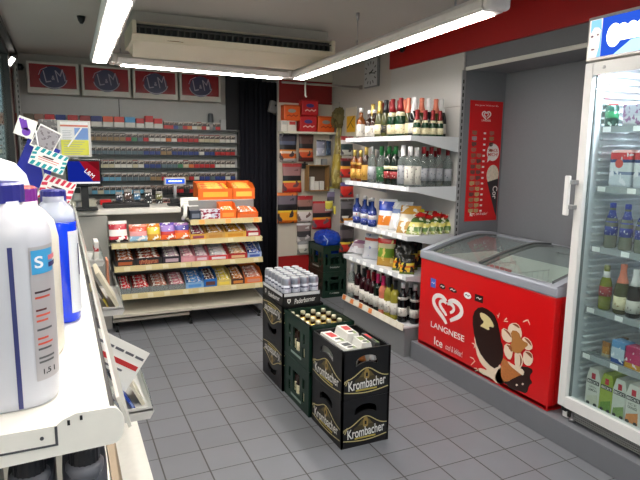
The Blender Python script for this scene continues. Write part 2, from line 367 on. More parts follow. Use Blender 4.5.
# spot lamps by the left post
for i, (px, py, a, lab) in enumerate(((4, 62, -0.5, 'small white spotlight furthest left on the wall post'), (11.5, 62, 0.6, 'small white spotlight on the right side of the wall post'))):
    p = at(px, py, 'y', 3.5); t = thing('spotlight', lab, 'spotlight', p)
    MB().box(-0.022, 0.022, -0.05, 0.05, -0.045, 0.045, 0.008, rot=Matrix.Rotation(a, 3, 'Y')).obj('housing', WHITE, t)
    MB().box(-0.02, 0.02, -0.056, -0.05, -0.04, 0.04, 0.002, rot=Matrix.Rotation(a, 3, 'Y'), piv=(0, 0, 0)).obj('lens', glow('spot_glow', (255, 250, 240), 4), t)
    MB().tube([(0, 0.05, 0), (0.0, 0.31, 0)], 0.006).obj('bracket_arm', METAL, t)
p = at(19, 67, 'y', 3.8)
t = thing('camera_dome', 'black round camera on the wall left of the red adverts', 'camera', p)
MB().lathe([(0.03, -0.03), (0.045, 0), (0.03, 0.03)]).obj('dome', BLACK, t); MB().tube([(0, 0, 0), (0, 0.055, 0)], 0.012).obj('bracket', BLACK, t)

# wall clock
ck = thing('wall_clock', 'square white wall clock on the right wall above the bottles', 'clock', (XR-0.001, 2.385, 2.40))
MB().box(-0.03, 0, -0.135, 0.135, -0.14, 0.14, 0.008).obj('case', mat('clock_grey', (120, 120, 122), 0.4), ck)
F = face_negx((-0.0305, 0, 0))
MB().box(-0.124, 0.124, -0.129, 0.129, 0, 0.001).obj('dial', mat('dial_grey', (190, 192, 194), 0.4), ck, M=F)
for k in range(12):
    a = k*PI/6; q = 0.112/max(abs(math.sin(a)), abs(math.cos(a))); q = min(q, 0.118)
    MB().box(-0.005, 0.005, q-0.03, q, 0.001, 0.0025).obj('hour_mark', BLACK, ck, M=F @ Matrix.Rotation(-a, 4, 'Z'))
MB().box(-0.007, 0.007, -0.02, 0.06, 0.003, 0.005).obj('hour_hand', BLACK, ck, M=F @ Matrix.Rotation(-math.radians(66), 4, 'Z'))
MB().box(-0.005, 0.005, -0.02, 0.1, 0.006, 0.008).obj('minute_hand', BLACK, ck, M=F @ Matrix.Rotation(-math.radians(98), 4, 'Z'))
# rail with hook
q0, q1 = at(282, 81, 'y', 2.62), at(361, 87.5, 'y', 2.62)
rl = thing('hanging_rail', 'thin grey rail reaching from the right wall below the lamps', 'rail', (XR, 2.62, q1.z))
MB().tube([(0, 0, 0), (q0.x-XR, 0, 0.0)], 0.011).lathe([(0.02, -0.02), (0.02, 0.02)], -0.01, 0, 12).obj('rod', mat('rail_grey', (150, 140, 134), 0.5), rl)
hk = at(305, 93, 'y', 2.62)
tag(MB().tube([(0, 0.012, 0.055), (0, -0.012, 0.06), (-0.004, -0.014, 0.0), (0, -0.012, -0.07), (0.012, -0.012, -0.085)], 0.008).obj('white_hook', WHITE, loc=(hk.x, 2.62, q1.z-0.045)), 'white plastic hook hanging on the thin grey rail', 'hook')

# adverts above the tobacco wall: four light boxes, switched off
ADR = mat('advert_red', (136, 26, 34), 0.25, var=0.05, scale=6); NAVY = mat('advert_navy', (46, 44, 78), 0.3)
for i, (a, b) in enumerate(((25.5, 78), (80.5, 130), (132, 177), (179, 220.5))):
    y = 3.70; pa, pb = at(a, 62, 'y', y), at(b, 62, 'y', y); top = at(a, 59.5+i*4.6, 'y', y).z; w = pb.x-pa.x; z1 = 2.463; z0 = 2.158
    t = thing('advert_light_box', 'red cigarette advert light box, %s of four from the left' % ORD[i+1], 'advert', ((pa.x+pb.x)/2, y, z0), group='advert light boxes over the tobacco wall')
    hh = z1-z0
    MB().box(-w/2, w/2, 0, 0.155, 0, hh, 0.006).obj('housing', mat('box_frame', (196, 190, 182), 0.5), t)
    Fc = face_negy((0, 0, 0)); MB().box(-w/2+0.025, w/2-0.025, 0.055, hh-0.025, 0, 0.002).obj('advert_sheet', ADR, t, M=Fc)
    cx, cy = 0, 0.155
    MB().disc(cx, cy, 0.118, 0.111, 0.001).obj('blue_disc', NAVY, t, M=Fc @ Matrix.Translation((0, 0, 0.002)))
    arc = [(cx+0.125*math.cos(a_), cy+0.10*math.sin(a_)) for a_ in [PI+0.15+k*(PI-0.3)/16 for k in range(17)]]
    LT = mat('advert_light', (166, 156, 172), 0.35); mb = MB().ribbon(arc, 0.008, 0.001)
    mb.ribbon([(cx-0.13, cy+0.02), (cx-0.11, cy+0.07), (cx-0.05, cy+0.1)], 0.006, 0.001).obj('ring', LT, t, M=Fc @ Matrix.Translation((0, 0, 0.0032)))
    text('lettering', 'L', 0.05, 0.115, LT, t, Fc, cx-0.055, cy+0.012, bold=-0.012, rot=0.2, dz=0.004)
    text('lettering', 'M', 0.075, 0.115, LT, t, Fc, cx+0.065, cy+0.022, bold=-0.012, rot=0.2, dz=0.004)
    text('lettering', '&', 0.028, 0.04, LT, t, Fc, cx+0.0, cy+0.0, bold=0.01, dz=0.004)

# ------------------------------------------------------------------ tobacco wall
tw = thing('tobacco_shelving', 'dark shelving full of cigarette packs on the back wall', 'shelving', (0.1, YB, 0))
TX0, TX1 = -0.98, 1.285
MB().box(TX0-0.1, TX1-0.1, -0.02, -0.013, 0.5, 1.86).box(TX0-0.1, 1.055, -0.02, -0.001, 1.86, 2.15).obj('back_panel', mat('panel_grey', (178, 177, 176), 0.5), tw)
MB().box(-0.115, -0.107, -0.024, -0.02, 1.9, 2.15).obj('panel_seam', BLACK, tw)
MB().box(TX1-0.1, TX1-0.084, -0.09, -0.001, 0.6, 1.86).obj('side_cheek', BLACK, tw)
ROWZ = [1.845, 1.705, 1.562, 1.42, 1.282, 1.142, 1.0]
DK = mat('rack_dark', (34, 37, 40), 0.4)
for z in ROWZ:
    MB().m(0).box(TX0-0.1, TX1-0.1, -0.115, -0.02, z-0.012, z).m(1).box(TX0-0.1, TX1-0.1, -0.118, -0.115, z-0.016, z+0.005).obj('pack_shelf', [DK, mat('rack_edge', (30, 34, 36), 0.35)], tw)
pcs = [((190, 30, 34), (210, 205, 200)), ((222, 218, 210), (170, 160, 150)), ((40, 60, 130), (205, 205, 210)), ((150, 120, 80), (60, 50, 50)), ((216, 110, 50), (220, 214, 206)), ((90, 110, 120), (190, 190, 190)), ((30, 30, 34), (120, 100, 90)), ((200, 190, 160), (140, 60, 50)), ((100, 160, 190), (230, 230, 230)), ((60, 130, 90), (220, 220, 215))]
cnm = ['red', 'white', 'blue', 'tan', 'orange', 'grey', 'black', 'cream', 'light blue', 'green']
packs = []
for i, (a, b) in enumerate(pcs):
    w, d, hgt = 0.054, 0.022, 0.087; mb = MB()
    mb.m(0).box(-w/2, w/2, -d/2, d/2, 0, 0.042, 0.0015, 1).m(1).box(-w/2, w/2, -d/2, d/2, 0.042, 0.078).m(2).box(-w/2, w/2, -d/2, d/2, 0.078, hgt, 0.0015, 1)
    pm = bands('pack_picture_%d' % i, [(0, (104, 92, 86)), (0.5, (70, 60, 58))], 'Z', 0.4, 0.47, 3.0, (196, 186, 176) if i % 2 else (160, 140, 130))
    packs.append(mb.me('cigarette_pack', [mat('pk_a%d' % i, a, 0.35), pm, mat('pk_b%d' % i, b, 0.35)]))
rn = random.Random(3)
rowname = ['', 'second', 'third', 'fourth', 'fifth', 'sixth', 'lowest']
PAL = {1: ([5, 9, 0, 0, 1], [0, 0, 1, 4], [0, 9, 1, 7, 0]), 2: ([5, 7, 5, 2], [2, 2, 3, 2], [2, 0, 1, 0]), 3: ([0, 1, 7, 1], [1, 5, 2, 1], [7, 1, 1, 0]), 4: ([5, 2, 8, 2], [3, 3, 4, 0], [2, 5, 1, 2]), 5: ([7, 1, 8, 8], [6, 3, 6, 0], [5, 6, 1]), 6: ([6, 2, 6, 9], [6, 3, 0], [6, 5, 2])}
for r in range(1, 7):
    z = ROWZ[r]; x = -0.30; k = 0; cur = rn.randrange(10)
    while x < TX1-0.04:
        if rn.random() < 0.55: cur = rn.choice(PAL[r][min(2, k*3//26)])
        if r == 3 and 15 <= k <= 19: cur = [9, 7, 4, 0, 0][k-15]
        k += 1
        tag(link('cigarette_pack', packs[cur], None, (x, YB-0.085+rn.uniform(-.004, .004), z)), '%s-topped cigarette pack, %s from the left in the %s row of the tobacco wall' % (cnm[cur], ORD[k], rowname[r]), 'cigarette pack', 'cigarette packs on the tobacco wall')
        x += 0.0605
# the far-left rows seen past the bottles
for r in range(1, 4):
    for k in range(5):
        cur = rn.choice([1, 7, 5, 3, 0]); x = -0.955+k*0.0605
        tag(link('cigarette_pack', packs[cur], None, (x, YB-0.085, ROWZ[r])), '%s-topped cigarette pack, %s from the window in the %s tobacco row' % (cnm[cur], ORD[k+1], rowname[r]), 'cigarette pack', 'cigarette packs at the window end of the tobacco wall')
# top row: cartons then small packs
topc = [(0, 11, (226, 104, 40), 'orange'), (11.5, 21, (222, 96, 40), 'orange'), (24, 33.5, (112, 100, 84), 'olive brown'), (34.5, 44, (150, 110, 96), 'dusty pink'), (45, 55, (184, 34, 44), 'red'), (56, 66, (30, 52, 128), 'blue'), (68, 78, (176, 40, 44), 'red'),
        (80, 90.5, (150, 40, 44), 'dark red'), (91, 102, (36, 48, 116), 'navy and white'), (103, 113, (214, 84, 50), 'orange and white'), (114, 124, (206, 66, 54), 'red and white'), (125, 135, (74, 150, 200), 'pale blue and white'), (136, 144, (180, 40, 44), 'short red and white'), (145, 153, (196, 40, 44), 'tall red'), (154, 162, (204, 44, 48), 'red')]
for i, (a, b, c, cn) in enumerate(topc):
    y = YB-0.075; py = 120+0.055*a; A, B = at(a, py, 'y', y), at(b, py, 'y', y); w = B.x-A.x; hh = 0.135 if cn == 'tall red' else (0.115 if i < 13 else 0.11)
    if cn == 'short red and white': hh = 0.105
    mb = MB().m(1).box(-w/2, w/2, -0.035, 0.035, 0, hh*0.5).m(0).box(-w/2, w/2, -0.035, 0.035, hh*0.5, hh, 0.002, 1)
    lo = c if i < 8 else (214, 210, 204)
    tag(mb.obj('cigarette_carton', [mat('ct%d' % i, c, 0.4), mat('ctl%d' % i, lo, 0.4)], loc=((A.x+B.x)/2, y, ROWZ[0])), '%s tall cigarette carton, %s from the left along the top row' % (cn, ORD[i+1]), 'cigarette carton', 'cartons along the top of the tobacco wall')
for k in range(12):
    x = at(166+k*4.7, 126, 'y', YB-0.08).x; cur = [0, 0, 2, 5, 0, 4, 1, 7, 0, 1, 5, 0][k]
    if x > TX1-0.16: break
    tag(link('cigarette_pack', packs[cur], None, (x, YB-0.085, ROWZ[0])), '%s-topped cigarette pack, %s right of the cartons on the top row' % (cnm[cur], ORD[k+1]), 'cigarette pack', 'single packs on the top row')
p = at(211, 128, 'y', YB-0.08)
t = thing('tube_jar', 'grey cylinder of two stacked tins at the right end of the top row', 'tin', (p.x, YB-0.07, ROWZ[0]))
MB().lathe([(0.034, 0), (0.034, 0.09)]).obj('lower_tin', mat('tin_grey', (150, 150, 152), 0.4), t); MB().lathe([(0.03, 0.09), (0.032, 0.1), (0.03, 0.175), (0.022, 0.19)]).obj('upper_tin', mat('tin_dark', (96, 98, 104), 0.4), t)
p = at(223, 128, 'y', YB-0.08)
tag(MB().box(-0.03, 0.03, -0.03, 0.03, 0, 0.125, 0.002).obj('grey_box', mat('pale_grey_box', (186, 186, 188), 0.5), loc=(p.x, YB-0.07, ROWZ[0])), 'pale grey upright box beside the curtain on the top row', 'box')
# upright post with slots at the left end of the wall
t = thing('shelf_upright', 'dark slotted shelf upright at the left end of the tobacco wall', 'upright', (at(18, 100, 'y', 3.7).x, 3.66, 0.0))
MB().box(-0.018, 0.018, 0, 0.05, 0, 2.5, 0.003).obj('post', mat('post_grey', (150, 152, 150), 0.4, 0.3), t)
mb = MB()
for k in range(26): mb.box(0.004, 0.012, -0.002, 0.001, 1.2+k*0.05, 1.225+k*0.05)
o = mb.obj('slots', BLACK, t)
MB().box(-0.05, -0.03, 0, 0.03, 0, 2.5).obj('red_strip', mat('dark_red_strip', (70, 20, 22), 0.4), t)
MB().box(-0.085, -0.055, 0, 0.012, 0, 2.5).obj('green_glass_edge', mat('green_glass_edge', (70, 96, 84), 0.2), t)
# ------------------------------------------------------------------ counter with sweets shelving
CY = 2.45
ct = thing('sales_counter', 'beige sales counter fitted with sweets shelves below the tobacco wall', 'counter', (0, CY, 0))
PG = mat('counter_panel', (150, 148, 142), 0.5, var=0.03); SHF = mat('shelf_enamel', (190, 184, 168), 0.4)
MB().box(-0.58, -0.262, 0.16, 0.70, 0, 1.035).obj('side_panel', PG, ct)
MB().box(-0.262, 1.08, 0.43, 0.70, 0.12, 1.035).obj('back_panel', mat('counter_back', (158, 154, 148), 0.6), ct)
MB().box(-0.60, 0.385, 0.17, 0.72, 1.04, 1.092, 0.012, 3).obj('counter_top', mat('counter_top', (212, 208, 200), 0.35), ct)
MB().box(-0.56, -0.33, 0.55, 0.72, 1.092, 1.15, 0.004).obj('raised_ledge', SHF, ct)
MB().box(0.46, 1.10, 0.20, 0.62, 1.02, 1.15, 0.004).obj('riser', mat('riser_metal', (150, 148, 146), 0.4, 0.4), ct)
mb = MB(); mb.tube([(0.385, 0.1, 0.99), (0.40, 0.06, 1.03), (0.415, 0.12, 1.09), (0.415, 0.2, 1.10)], 0.018).obj('end_bumper', WHITE, ct)
XJ = 0.435
shelves = [(0.955, XJ, 1.12), (0.772, -0.25, XJ), (0.772, XJ, 1.125), (0.565, -0.235, XJ), (0.565, XJ, 1.13), (0.312, -0.19, XJ), (0.312, XJ, 1.145)]
for z, xa, xb in shelves:
    o = MB().box(xa, xb-0.004, 0.012, 0.43, z+0.012, z+0.026).obj('shelf', SHF, ct)
    MB().prism([(xa, 0.0, z-0.012), (xa, 0.014, z+0.036), (xa, 0.020, z+0.036), (xa, 0.008, z-0.012)], (xb-0.004-xa, 0, 0)).obj('price_rail', BEIGE, o)
    rn2 = random.Random(int(z*1000)+int(xa*10)); n = 4 if xa < 0 else 3
    for k in range(n):
        x = xa+0.08+(xb-xa-0.16)*k/(n-1)+rn2.uniform(-.02, .02)
        tg = MB().prism([(x, -0.0012, z-0.006), (x, 0.0112, z+0.03), (x, 0.013, z+0.03), (x, 0.002, z-0.006)], (0.05, 0, 0)).obj('price_tag', mat('tag_orange', (236, 150, 70), 0.5) if (z > 0.9) else mat('tag_cream', (198, 188, 150), 0.5), o)
for xa, xb in ((-0.262, XJ), (XJ, 1.125)):
    MB().prism([(xa, 0.0, 0.142), (xa, 0.0, 0.168), (xa, 0.43, 0.235), (xa, 0.43, 0.215)], (xb-xa-0.005, 0, 0)).obj('bottom_deck', SHF, ct)
for x in (1.125, ): MB().prism([(x, -0.004, 0.12), (x, -0.004, 0.18), (x, 0.43, 0.25), (x, 0.43, 0.17)], (0.008, 0, 0)).obj('deck_end', WHITE, ct)
MB().box(-0.262, XJ-0.02, 0.06, 0.10, 0.085, 0.11).obj('kick_bar', SHF, ct)
for x in (-0.24, XJ-0.02, 1.09):
    MB().box(x, x+0.02, 0.03, 0.43, 0.03, 0.06).lathe([(0.016, 0), (0.016, 0.012), (0.007, 0.014), (0.007, 0.035)], x+0.01, 0.055, 12).obj('foot', BLACK, ct)
for x in (-0.266, 1.125):
    for z in (0.325, 0.578, 0.785): MB().prism([(x, 0.02, z), (x, 0.43, z-0.03), (x, 0.43, z+0.05), (x, 0.02, z+0.013)], (0.004, 0, 0)).obj('shelf_bracket', SHF, ct)

RIDX = {}
ROWN = {3: 'upper riser', 0: 'top tray', 1: 'upper long shelf', 2: 'middle long shelf', 4: 'lowest long shelf'}
def sweets_box(row, px0, px1, zs, hgt, lip, cbox, cbar, cname, bname, depth=0.26, yb=None, inside=None, clear=False):
    y0 = (CY+0.035) if yb is None else yb
    A = at(px0, 230, 'y', y0); xa, xb = A.x, at(px1, 230, 'y', y0).x; w = xb-xa; xc = (xa+xb)/2
    RIDX[row] = RIDX.get(row, 0)+1; k = RIDX[row]
    bx = thing('display_carton', '%s open sweets carton, %s from the left on the %s' % (cname, ORD[k], ROWN[row]), 'carton', (xc, y0, zs), group='sweets cartons on the counter shelves')
    th = 0.003; m = mat('card_%d_%d_%d' % cbox, cbox, 0.5)
    mb = MB().box(-w/2, w/2, 0, depth, 0, th).box(-w/2, w/2, depth-th, depth, 0, hgt)
    for s in (-1, 1):
        x = s*(w/2-th/2)-th/2
        mb.prism([(x, 0, 0), (x, depth, 0), (x, depth, hgt), (x, depth*0.35, hgt*0.92), (x, 0, lip)], (th, 0, 0))
    mb.obj('tray', m, bx)
    fl = MB().box(-w/2, w/2, -0.0035 if clear else -0.001, -0.001 if clear else 0.003, 0, lip).obj('front_lip', CLEAR if clear else m, bx)
    if not clear:
        MB().box(-w*0.36, w*0.36, -0.0022, -0.001, lip*0.25, lip*0.7).obj('printed_band', mat('band_%d_%d_%d' % cbar, cbar, 0.4), bx)
    bm_ = bands('wrap_%d_%d_%d' % cbar, [(0, tuple(int(q*0.8) for q in cbar)), (0.3, cbar), (0.75, tuple(min(255, int(q*1.12)+10) for q in cbar))], 'X', 0.25, 0.42, 4.5, inside or (245, 240, 230))
    nb = 4
    for j in range(nb):
        t_ = bmesh.new(); p_ = pillow(w*0.92, 0.05, 0.05, 8, 5, 0.05, 0.3, seed=k*7+j+row*31)
        mbb = MB().add(p_, Matrix.Rotation(math.radians(-62), 4, 'X'))
        o = mbb.obj('sweet_bar', bm_, loc=(xc, y0+0.018+j*0.055, zs+0.024+lip*0.45+j*(hgt*0.62-lip*0.4)/nb)); t_.free()
        tag(o, '%s wrapped bars in the %s carton on the %s' % (bname, cname, ROWN[row]), 'sweet', '%s bars in carton %s on the %s' % (bname, ORD[k], ROWN[row]))
def sweets_bag(row, px0, px1, zs, hgt, stops, cname, lean=-0.45, y=None, blotch=0.4, bcol=(245, 240, 235)):
    y0 = (CY+0.06) if y is None else y
    xa, xb = at(px0, 230, 'y', y0).x, at(px1, 230, 'y', y0).x; w = xb-xa; RIDX[row] = RIDX.get(row, 0)+1; k = RIDX[row]
    mb = MB().add(pillow(w*0.98, 0.06, hgt, 9, 9, 0.06, 0.35, seed=k), Matrix.Rotation(lean, 4, 'X'))
    o = mb.obj('sweets_bag', bands('bag_%d_%d' % (row, k), stops, 'Z', 0.25, blotch, 3.2, bcol), loc=(( xa+xb)/2, y0, zs+0.012))
    tag(o, '%s sweets pack leaning, %s from the left on the %s' % (cname, ORD[k], ROWN[row]), 'sweets pack', 'sweets packs on the upper long shelf')
Z0, Z1, Z2, Z3 = 0.955+0.0265, 0.772+0.0265, 0.565+0.0265, 0.312+0.0265
# upper long shelf
sweets_bag(1, 108.5, 128, Z1, 0.2, [(0, (40, 30, 34)), (0.14, (190, 40, 60)), (0.3, (232, 226, 222)), (0.6, (176, 42, 56)), (0.85, (222, 214, 210))], 'white and dark red')
sweets_bag(1, 129, 148, Z1, 0.16, [(0, (150, 190, 220)), (0.32, (222, 150, 150)), (0.6, (214, 84, 60)), (0.85, (210, 140, 120))], 'pink and sky blue')
sweets_bag(1, 147, 161, Z1, 0.16, [(0, (206, 150, 50)), (0.4, (226, 196, 70)), (0.8, (196, 120, 40))], 'yellow')
sweets_bag(1, 160.5, 176, Z1, 0.165, [(0, (226, 96, 40)), (0.3, (196, 60, 60)), (0.5, (150, 120, 190)), (0.85, (96, 70, 150))], 'purple and orange')
sweets_bag(1, 175, 190.5, Z1, 0.16, [(0, (232, 120, 50)), (0.4, (214, 90, 60)), (0.55, (90, 84, 160)), (0.85, (170, 120, 180))], 'orange and violet')
sweets_box(1, 190.5, 206, Z1, 0.13, 0.055, (222, 166, 70), (150, 70, 90), 'honey yellow', 'plum red')
sweets_box(1, 206, 225, Z1, 0.12, 0.06, (206, 160, 84), (196, 140, 66), 'sand brown', 'caramel')
sweets_box(1, 225, 246, Z1, 0.12, 0.06, (220, 170, 70), (206, 140, 40), 'golden', 'golden')
sweets_box(1, 246.5, 260, Z1, 0.12, 0.06, (170, 26, 40), (230, 226, 220), 'dark red', 'white')
# middle long shelf
sweets_box(2, 114, 133.5, Z2, 0.15, 0.062, (44, 36, 34), (176, 90, 46), 'dark brown', 'copper')
sweets_box(2, 134, 161, Z2, 0.14, 0.07, (30, 26, 28), (150, 70, 50), 'black wide', 'brown and red')
bmx = [o for o in scene.objects if o.name.startswith('display_carton') and 'black wide' in o['label']][0]
text('lettering', 'Mars', 0.15, 0.045, mat('letter_bronze', (176, 120, 84), 0.4), bmx, face_negy((0, -0.0024, 0.036)), ital=0.3, rot=0.06)
sweets_box(2, 162, 180, Z2, 0.14, 0.068, (40, 32, 44), (186, 160, 170), 'blackish plum', 'mauve')
sweets_box(2, 180.5, 194, Z2, 0.14, 0.06, (214, 150, 160), (222, 160, 170), 'rose pink', 'pink')
sweets_box(2, 194.5, 208, Z2, 0.14, 0.055, (196, 110, 120), (214, 190, 200), 'dusty rose', 'pale lilac')
sweets_box(2, 208.5, 228, Z2, 0.14, 0.05, (206, 60, 66), (226, 222, 224), 'red and white', 'white')
sweets_box(2, 228.5, 247, Z2, 0.13, 0.055, (180, 28, 34), (214, 176, 130), 'cherry red', 'biscuit')
sweets_box(2, 247.5, 261.5, Z2, 0.14, 0.05, (150, 170, 206), (64, 90, 170), 'pale blue', 'blue and white')
# lowest long shelf
sweets_box(4, 117, 129, Z3, 0.13, 0.06, (110, 90, 80), (196, 30, 40), 'clear fronted leftmost', 'red', clear=True)
sweets_box(4, 129.5, 148, Z3, 0.13, 0.06, (110, 84, 76), (206, 60, 62), 'clear fronted wide', 'red and pink', clear=True)
sweets_box(4, 148.5, 166.5, Z3, 0.13, 0.06, (112, 86, 76), (176, 110, 90), 'clear fronted brownish', 'brown and red', clear=True)
sweets_box(4, 167, 184, Z3, 0.13, 0.06, (112, 90, 84), (206, 130, 140), 'clear fronted pinkish', 'pink', clear=True)
sweets_box(4, 184.5, 202.5, Z3, 0.14, 0.06, (130, 170, 210), (80, 140, 206), 'sky blue', 'light blue')
sweets_box(4, 203, 216, Z3, 0.15, 0.08, (30, 110, 190), (96, 60, 56), 'strong blue', 'cocoa')
sweets_box(4, 216.5, 230.5, Z3, 0.15, 0.06, (214, 190, 110), (232, 206, 84), 'straw yellow', 'yellow')
sweets_box(4, 231, 244, Z3, 0.15, 0.06, (84, 52, 44), (206, 130, 60), 'chocolate brown', 'amber')
sweets_box(4, 244.5, 262, Z3, 0.15, 0.065, (226, 116, 44), (206, 140, 120), 'bright orange', 'salmon')
# top tray
x = at(195.5, 212, 'y', CY+0.05).x
t = thing('navy_box', 'small dark navy box at the left end of the top tray', 'box', (x, CY+0.04, Z0))
MB().box(-0.045, 0.045, 0, 0.1, 0, 0.085, 0.003).obj('box_body', mat('navy_box', (44, 50, 66), 0.4), t); MB().box(-0.035, 0.035, -0.001, 0.0005, 0.02, 0.06).obj('printed_band', mat('navy_print', (110, 116, 130), 0.4), t)
x0_, x1_ = at(201, 212, 'y', CY+0.05).x, at(220, 212, 'y', CY+0.05).x
t = thing('mixed_packs', 'white box with colourful print beside the navy box', 'box', ((x0_+x1_)/2, CY+0.04, Z0))
MB().box(-(x1_-x0_)/2, (x1_-x0_)/2, 0, 0.08, 0, 0.095, 0.003).obj('box_body', bands('mix_print', [(0, (226, 226, 230)), (0.5, (200, 206, 220))], 'X', 0.3, 0.47, 4.0, (150, 40, 70)), t)
sweets_box(0, 220.5, 236.5, Z0, 0.155, 0.085, (232, 106, 30), (240, 150, 60), 'tall orange', 'orange', depth=0.13)
sweets_box(0, 237.5, 258, Z0, 0.10, 0.06, (228, 98, 26), (214, 110, 60), 'low orange', 'rust')
ZR = 1.1505
sweets_box(3, 199, 233, ZR, 0.168, 0.105, (234, 104, 26), (240, 176, 60), 'wide orange', 'yellow and orange', depth=0.22, yb=CY+0.22, inside=(222, 90, 40))
sweets_box(3, 233.5, 255, ZR, 0.168, 0.105, (234, 104, 26), (244, 190, 80), 'narrower orange', 'pale yellow', depth=0.22, yb=CY+0.22, inside=(230, 170, 90))
# small sign, till things
p = at(189.5, 198, 'y', CY+0.205)
t = thing('paper_sign', 'white paper sign standing left of the wide orange carton', 'sign', (p.x, CY+0.205, 1.093))
MB().box(-0.085, 0.08, 0, 0.006, 0, 0.085, rot=tilt_x(-0.15)).obj('sheet', PAPER, t)
mb = MB()
for k in range(3): mb.box(-0.06, 0.04-0.02*k, -0.0012, -0.0002, 0.025+0.018*k, 0.03+0.018*k, rot=tilt_x(-0.15), piv=(0, 0.003, 0.0425))
mb.obj('print', mat('sign_ink', (206, 190, 186), 0.6), t)
for i in (0,):
    p = at(175, 206, 'y', CY+0.3)
    t = thing('customer_display', 'small customer display on a pole with a lit blue screen', 'display', (p.x+0.01, CY+0.33, 1.0925))
    MB().box(-0.07, 0.07, -0.05, 0.06, 0, 0.025, 0.006).box(-0.045, 0.03, -0.03, 0.05, 0.025, 0.07, 0.006).obj('base', BLACK, t)
    MB().tube([(0, 0, 0.06), (0, 0, 0.2)], 0.016).obj('pole', GREY, t)
    hd = MB().box(-0.1, 0.1, -0.025, 0.02, 0.2, 0.268, 0.008, rot=tilt_x(0.1)).obj('head', mat('head_grey', (186, 184, 186), 0.4), t)
    MB().box(-0.086, 0.086, -0.0285, -0.025, 0.212, 0.256, 0.001, rot=tilt_x(0.1)).obj('screen', glow('blue_screen', (40, 84, 200), 1.1), hd)
    mb = MB()
    for k in range(9): mb.box(-0.062+k*0.014, -0.052+k*0.014, -0.032, -0.029, 0.228, 0.242)
    mb.obj('digits', glow('digit_white', (220, 236, 255), 1.6), hd)
p = at(126, 205, 'y', CY+0.35)
tag(MB().box(-0.2, 0.2, -0.09, 0.09, 0, 0.035, 0.006).m(0).box(-0.18, 0.18, -0.07, 0.07, 0.035, 0.04, 0.002).obj('cash_tray', BLACK, loc=(p.x, CY+0.36, 1.0925)), 'flat black cash tray lying on the counter top', 'tray')
p = at(110, 205, 'y', CY+0.6)
tag(MB().box(-0.05, 0.05, -0.04, 0.04, 0, 0.05, 0.006).obj('red_box', RED, loc=(-0.24, CY+0.64, 1.0925)), 'small red box behind the cash tray', 'box')
for i, (px, w, hh, c, cn) in enumerate(((119, 0.06, 0.12, (36, 40, 60), 'navy'), (128, 0.07, 0.15, (84, 60, 50), 'brown'), (137, 0.06, 0.13, (60, 110, 150), 'blue'), (148, 0.07, 0.14, (30, 30, 34), 'black'), (159, 0.06, 0.12, (110, 110, 60), 'olive'))):
    x = at(px, 196, 'y', CY+0.62).x; t = thing('accessory_pack', '%s pack standing behind the counter edge below the tobacco rows' % cn, 'pack', (x, CY+0.62, 1.0925))
    MB().box(-w/2, w/2, -0.02, 0.02, 0, hh, 0.003).obj('pack_body', bands('acc_%d' % i, [(0, (30, 30, 34)), (0.35, c), (0.8, (150, 146, 140))], 'Z', 0.35, 0.4, 4), t)
p = at(78, 205, 'y', CY+0.3)
t = thing('card_reader', 'pale grey card reader on a stand at the left counter end', 'card reader', (p.x, CY+0.28, 1.0925))
MB().lathe([(0.05, 0), (0.05, 0.012), (0.012, 0.02), (0.012, 0.08)]).obj('stand', GREY, t)
MB().box(-0.035, 0.035, -0.02, 0.02, 0.06, 0.2, 0.014, 3, rot=tilt_x(-0.5)).obj('reader', mat('reader_grey', (186, 182, 178), 0.4), t)
MB().box(-0.024, 0.024, -0.024, -0.02, 0.13, 0.18, 0.002, rot=tilt_x(-0.5), piv=(0, 0, 0.13)).obj('screen', mat('reader_dark', (70, 70, 74), 0.3), t)

# monitor with an advert, leaflet frame behind it
pa, pb, pc = at(65, 158, 'y', 2.55), at(101, 159, 'y', 2.55), at(99, 187, 'y', 2.55)
w = pb.x-pa.x; hh = pb.z-pc.z; xc = (pa.x+pb.x)/2; z0 = pc.z
mo = thing('monitor', 'black flat monitor showing a blue and red cigarette advert', 'monitor', (xc, 2.60, 1.0925))
zz = z0-1.0925
MB().box(-w/2, w/2, -0.02, 0.03, zz, zz+hh, 0.008).obj('frame', mat('gloss_black', (14, 14, 16), 0.25), mo)
F = face_negy((0, -0.0205, zz+hh/2+0.004)); sw, sh = w-0.03, hh-0.05
MB().box(-sw/2, sw/2, -sh/2, sh/2, 0, 0.001).obj('screen', glow('screen_blue', (22, 40, 150), 0.55), mo, M=F)
MB().poly([(-sw*0.12, sh/2), (sw*0.1, sh/2), (sw/2, sh*0.05), (sw/2, -sh/2+0.02), (sw*0.28, -sh/2+0.02)], 0.0008).obj('red_pack', glow('screen_red', (150, 24, 40), 0.6), mo, M=F @ Matrix.Translation((0, 0, 0.001)))
MB().poly([(sw*0.1, sh/2), (sw/2, sh/2), (sw/2, sh*0.05)], 0.0008).obj('red_field', glow('screen_red2', (120, 20, 30), 0.5), mo, M=F @ Matrix.Translation((0, 0, 0.001)))
text('lettering', 'L&M', 0.085, 0.036, glow('screen_white', (230, 226, 230), 0.8), mo, F, sw*0.18, -sh*0.05, rot=-0.75, dz=0.0022)
MB().box(-sw/2, sw/2, -sh/2, -sh/2+0.014, 0.0015, 0.0022).obj('caption_strip', glow('screen_white', (230, 226, 230), 0.8), mo, M=F)
MB().box(-0.03, 0.03, 0.0, 0.03, 0.02, zz+0.02).box(-0.1, 0.1, -0.06, 0.1, 0, 0.02, 0.005).obj('stand', BLACK, mo)
pa, pb, pc = at(58, 118, 'y', 2.75), at(89, 121, 'y', 2.75), at(92, 157, 'y', 2.75)
w = pb.x-pa.x+0.02; hh = pb.z-pc.z; xc = (pa.x+pb.x)/2; zz = pc.z-1.0925
lf = thing('framed_notice', 'silver framed notice with blue and yellow panels behind the monitor', 'notice', (xc, 2.75, 1.0925))
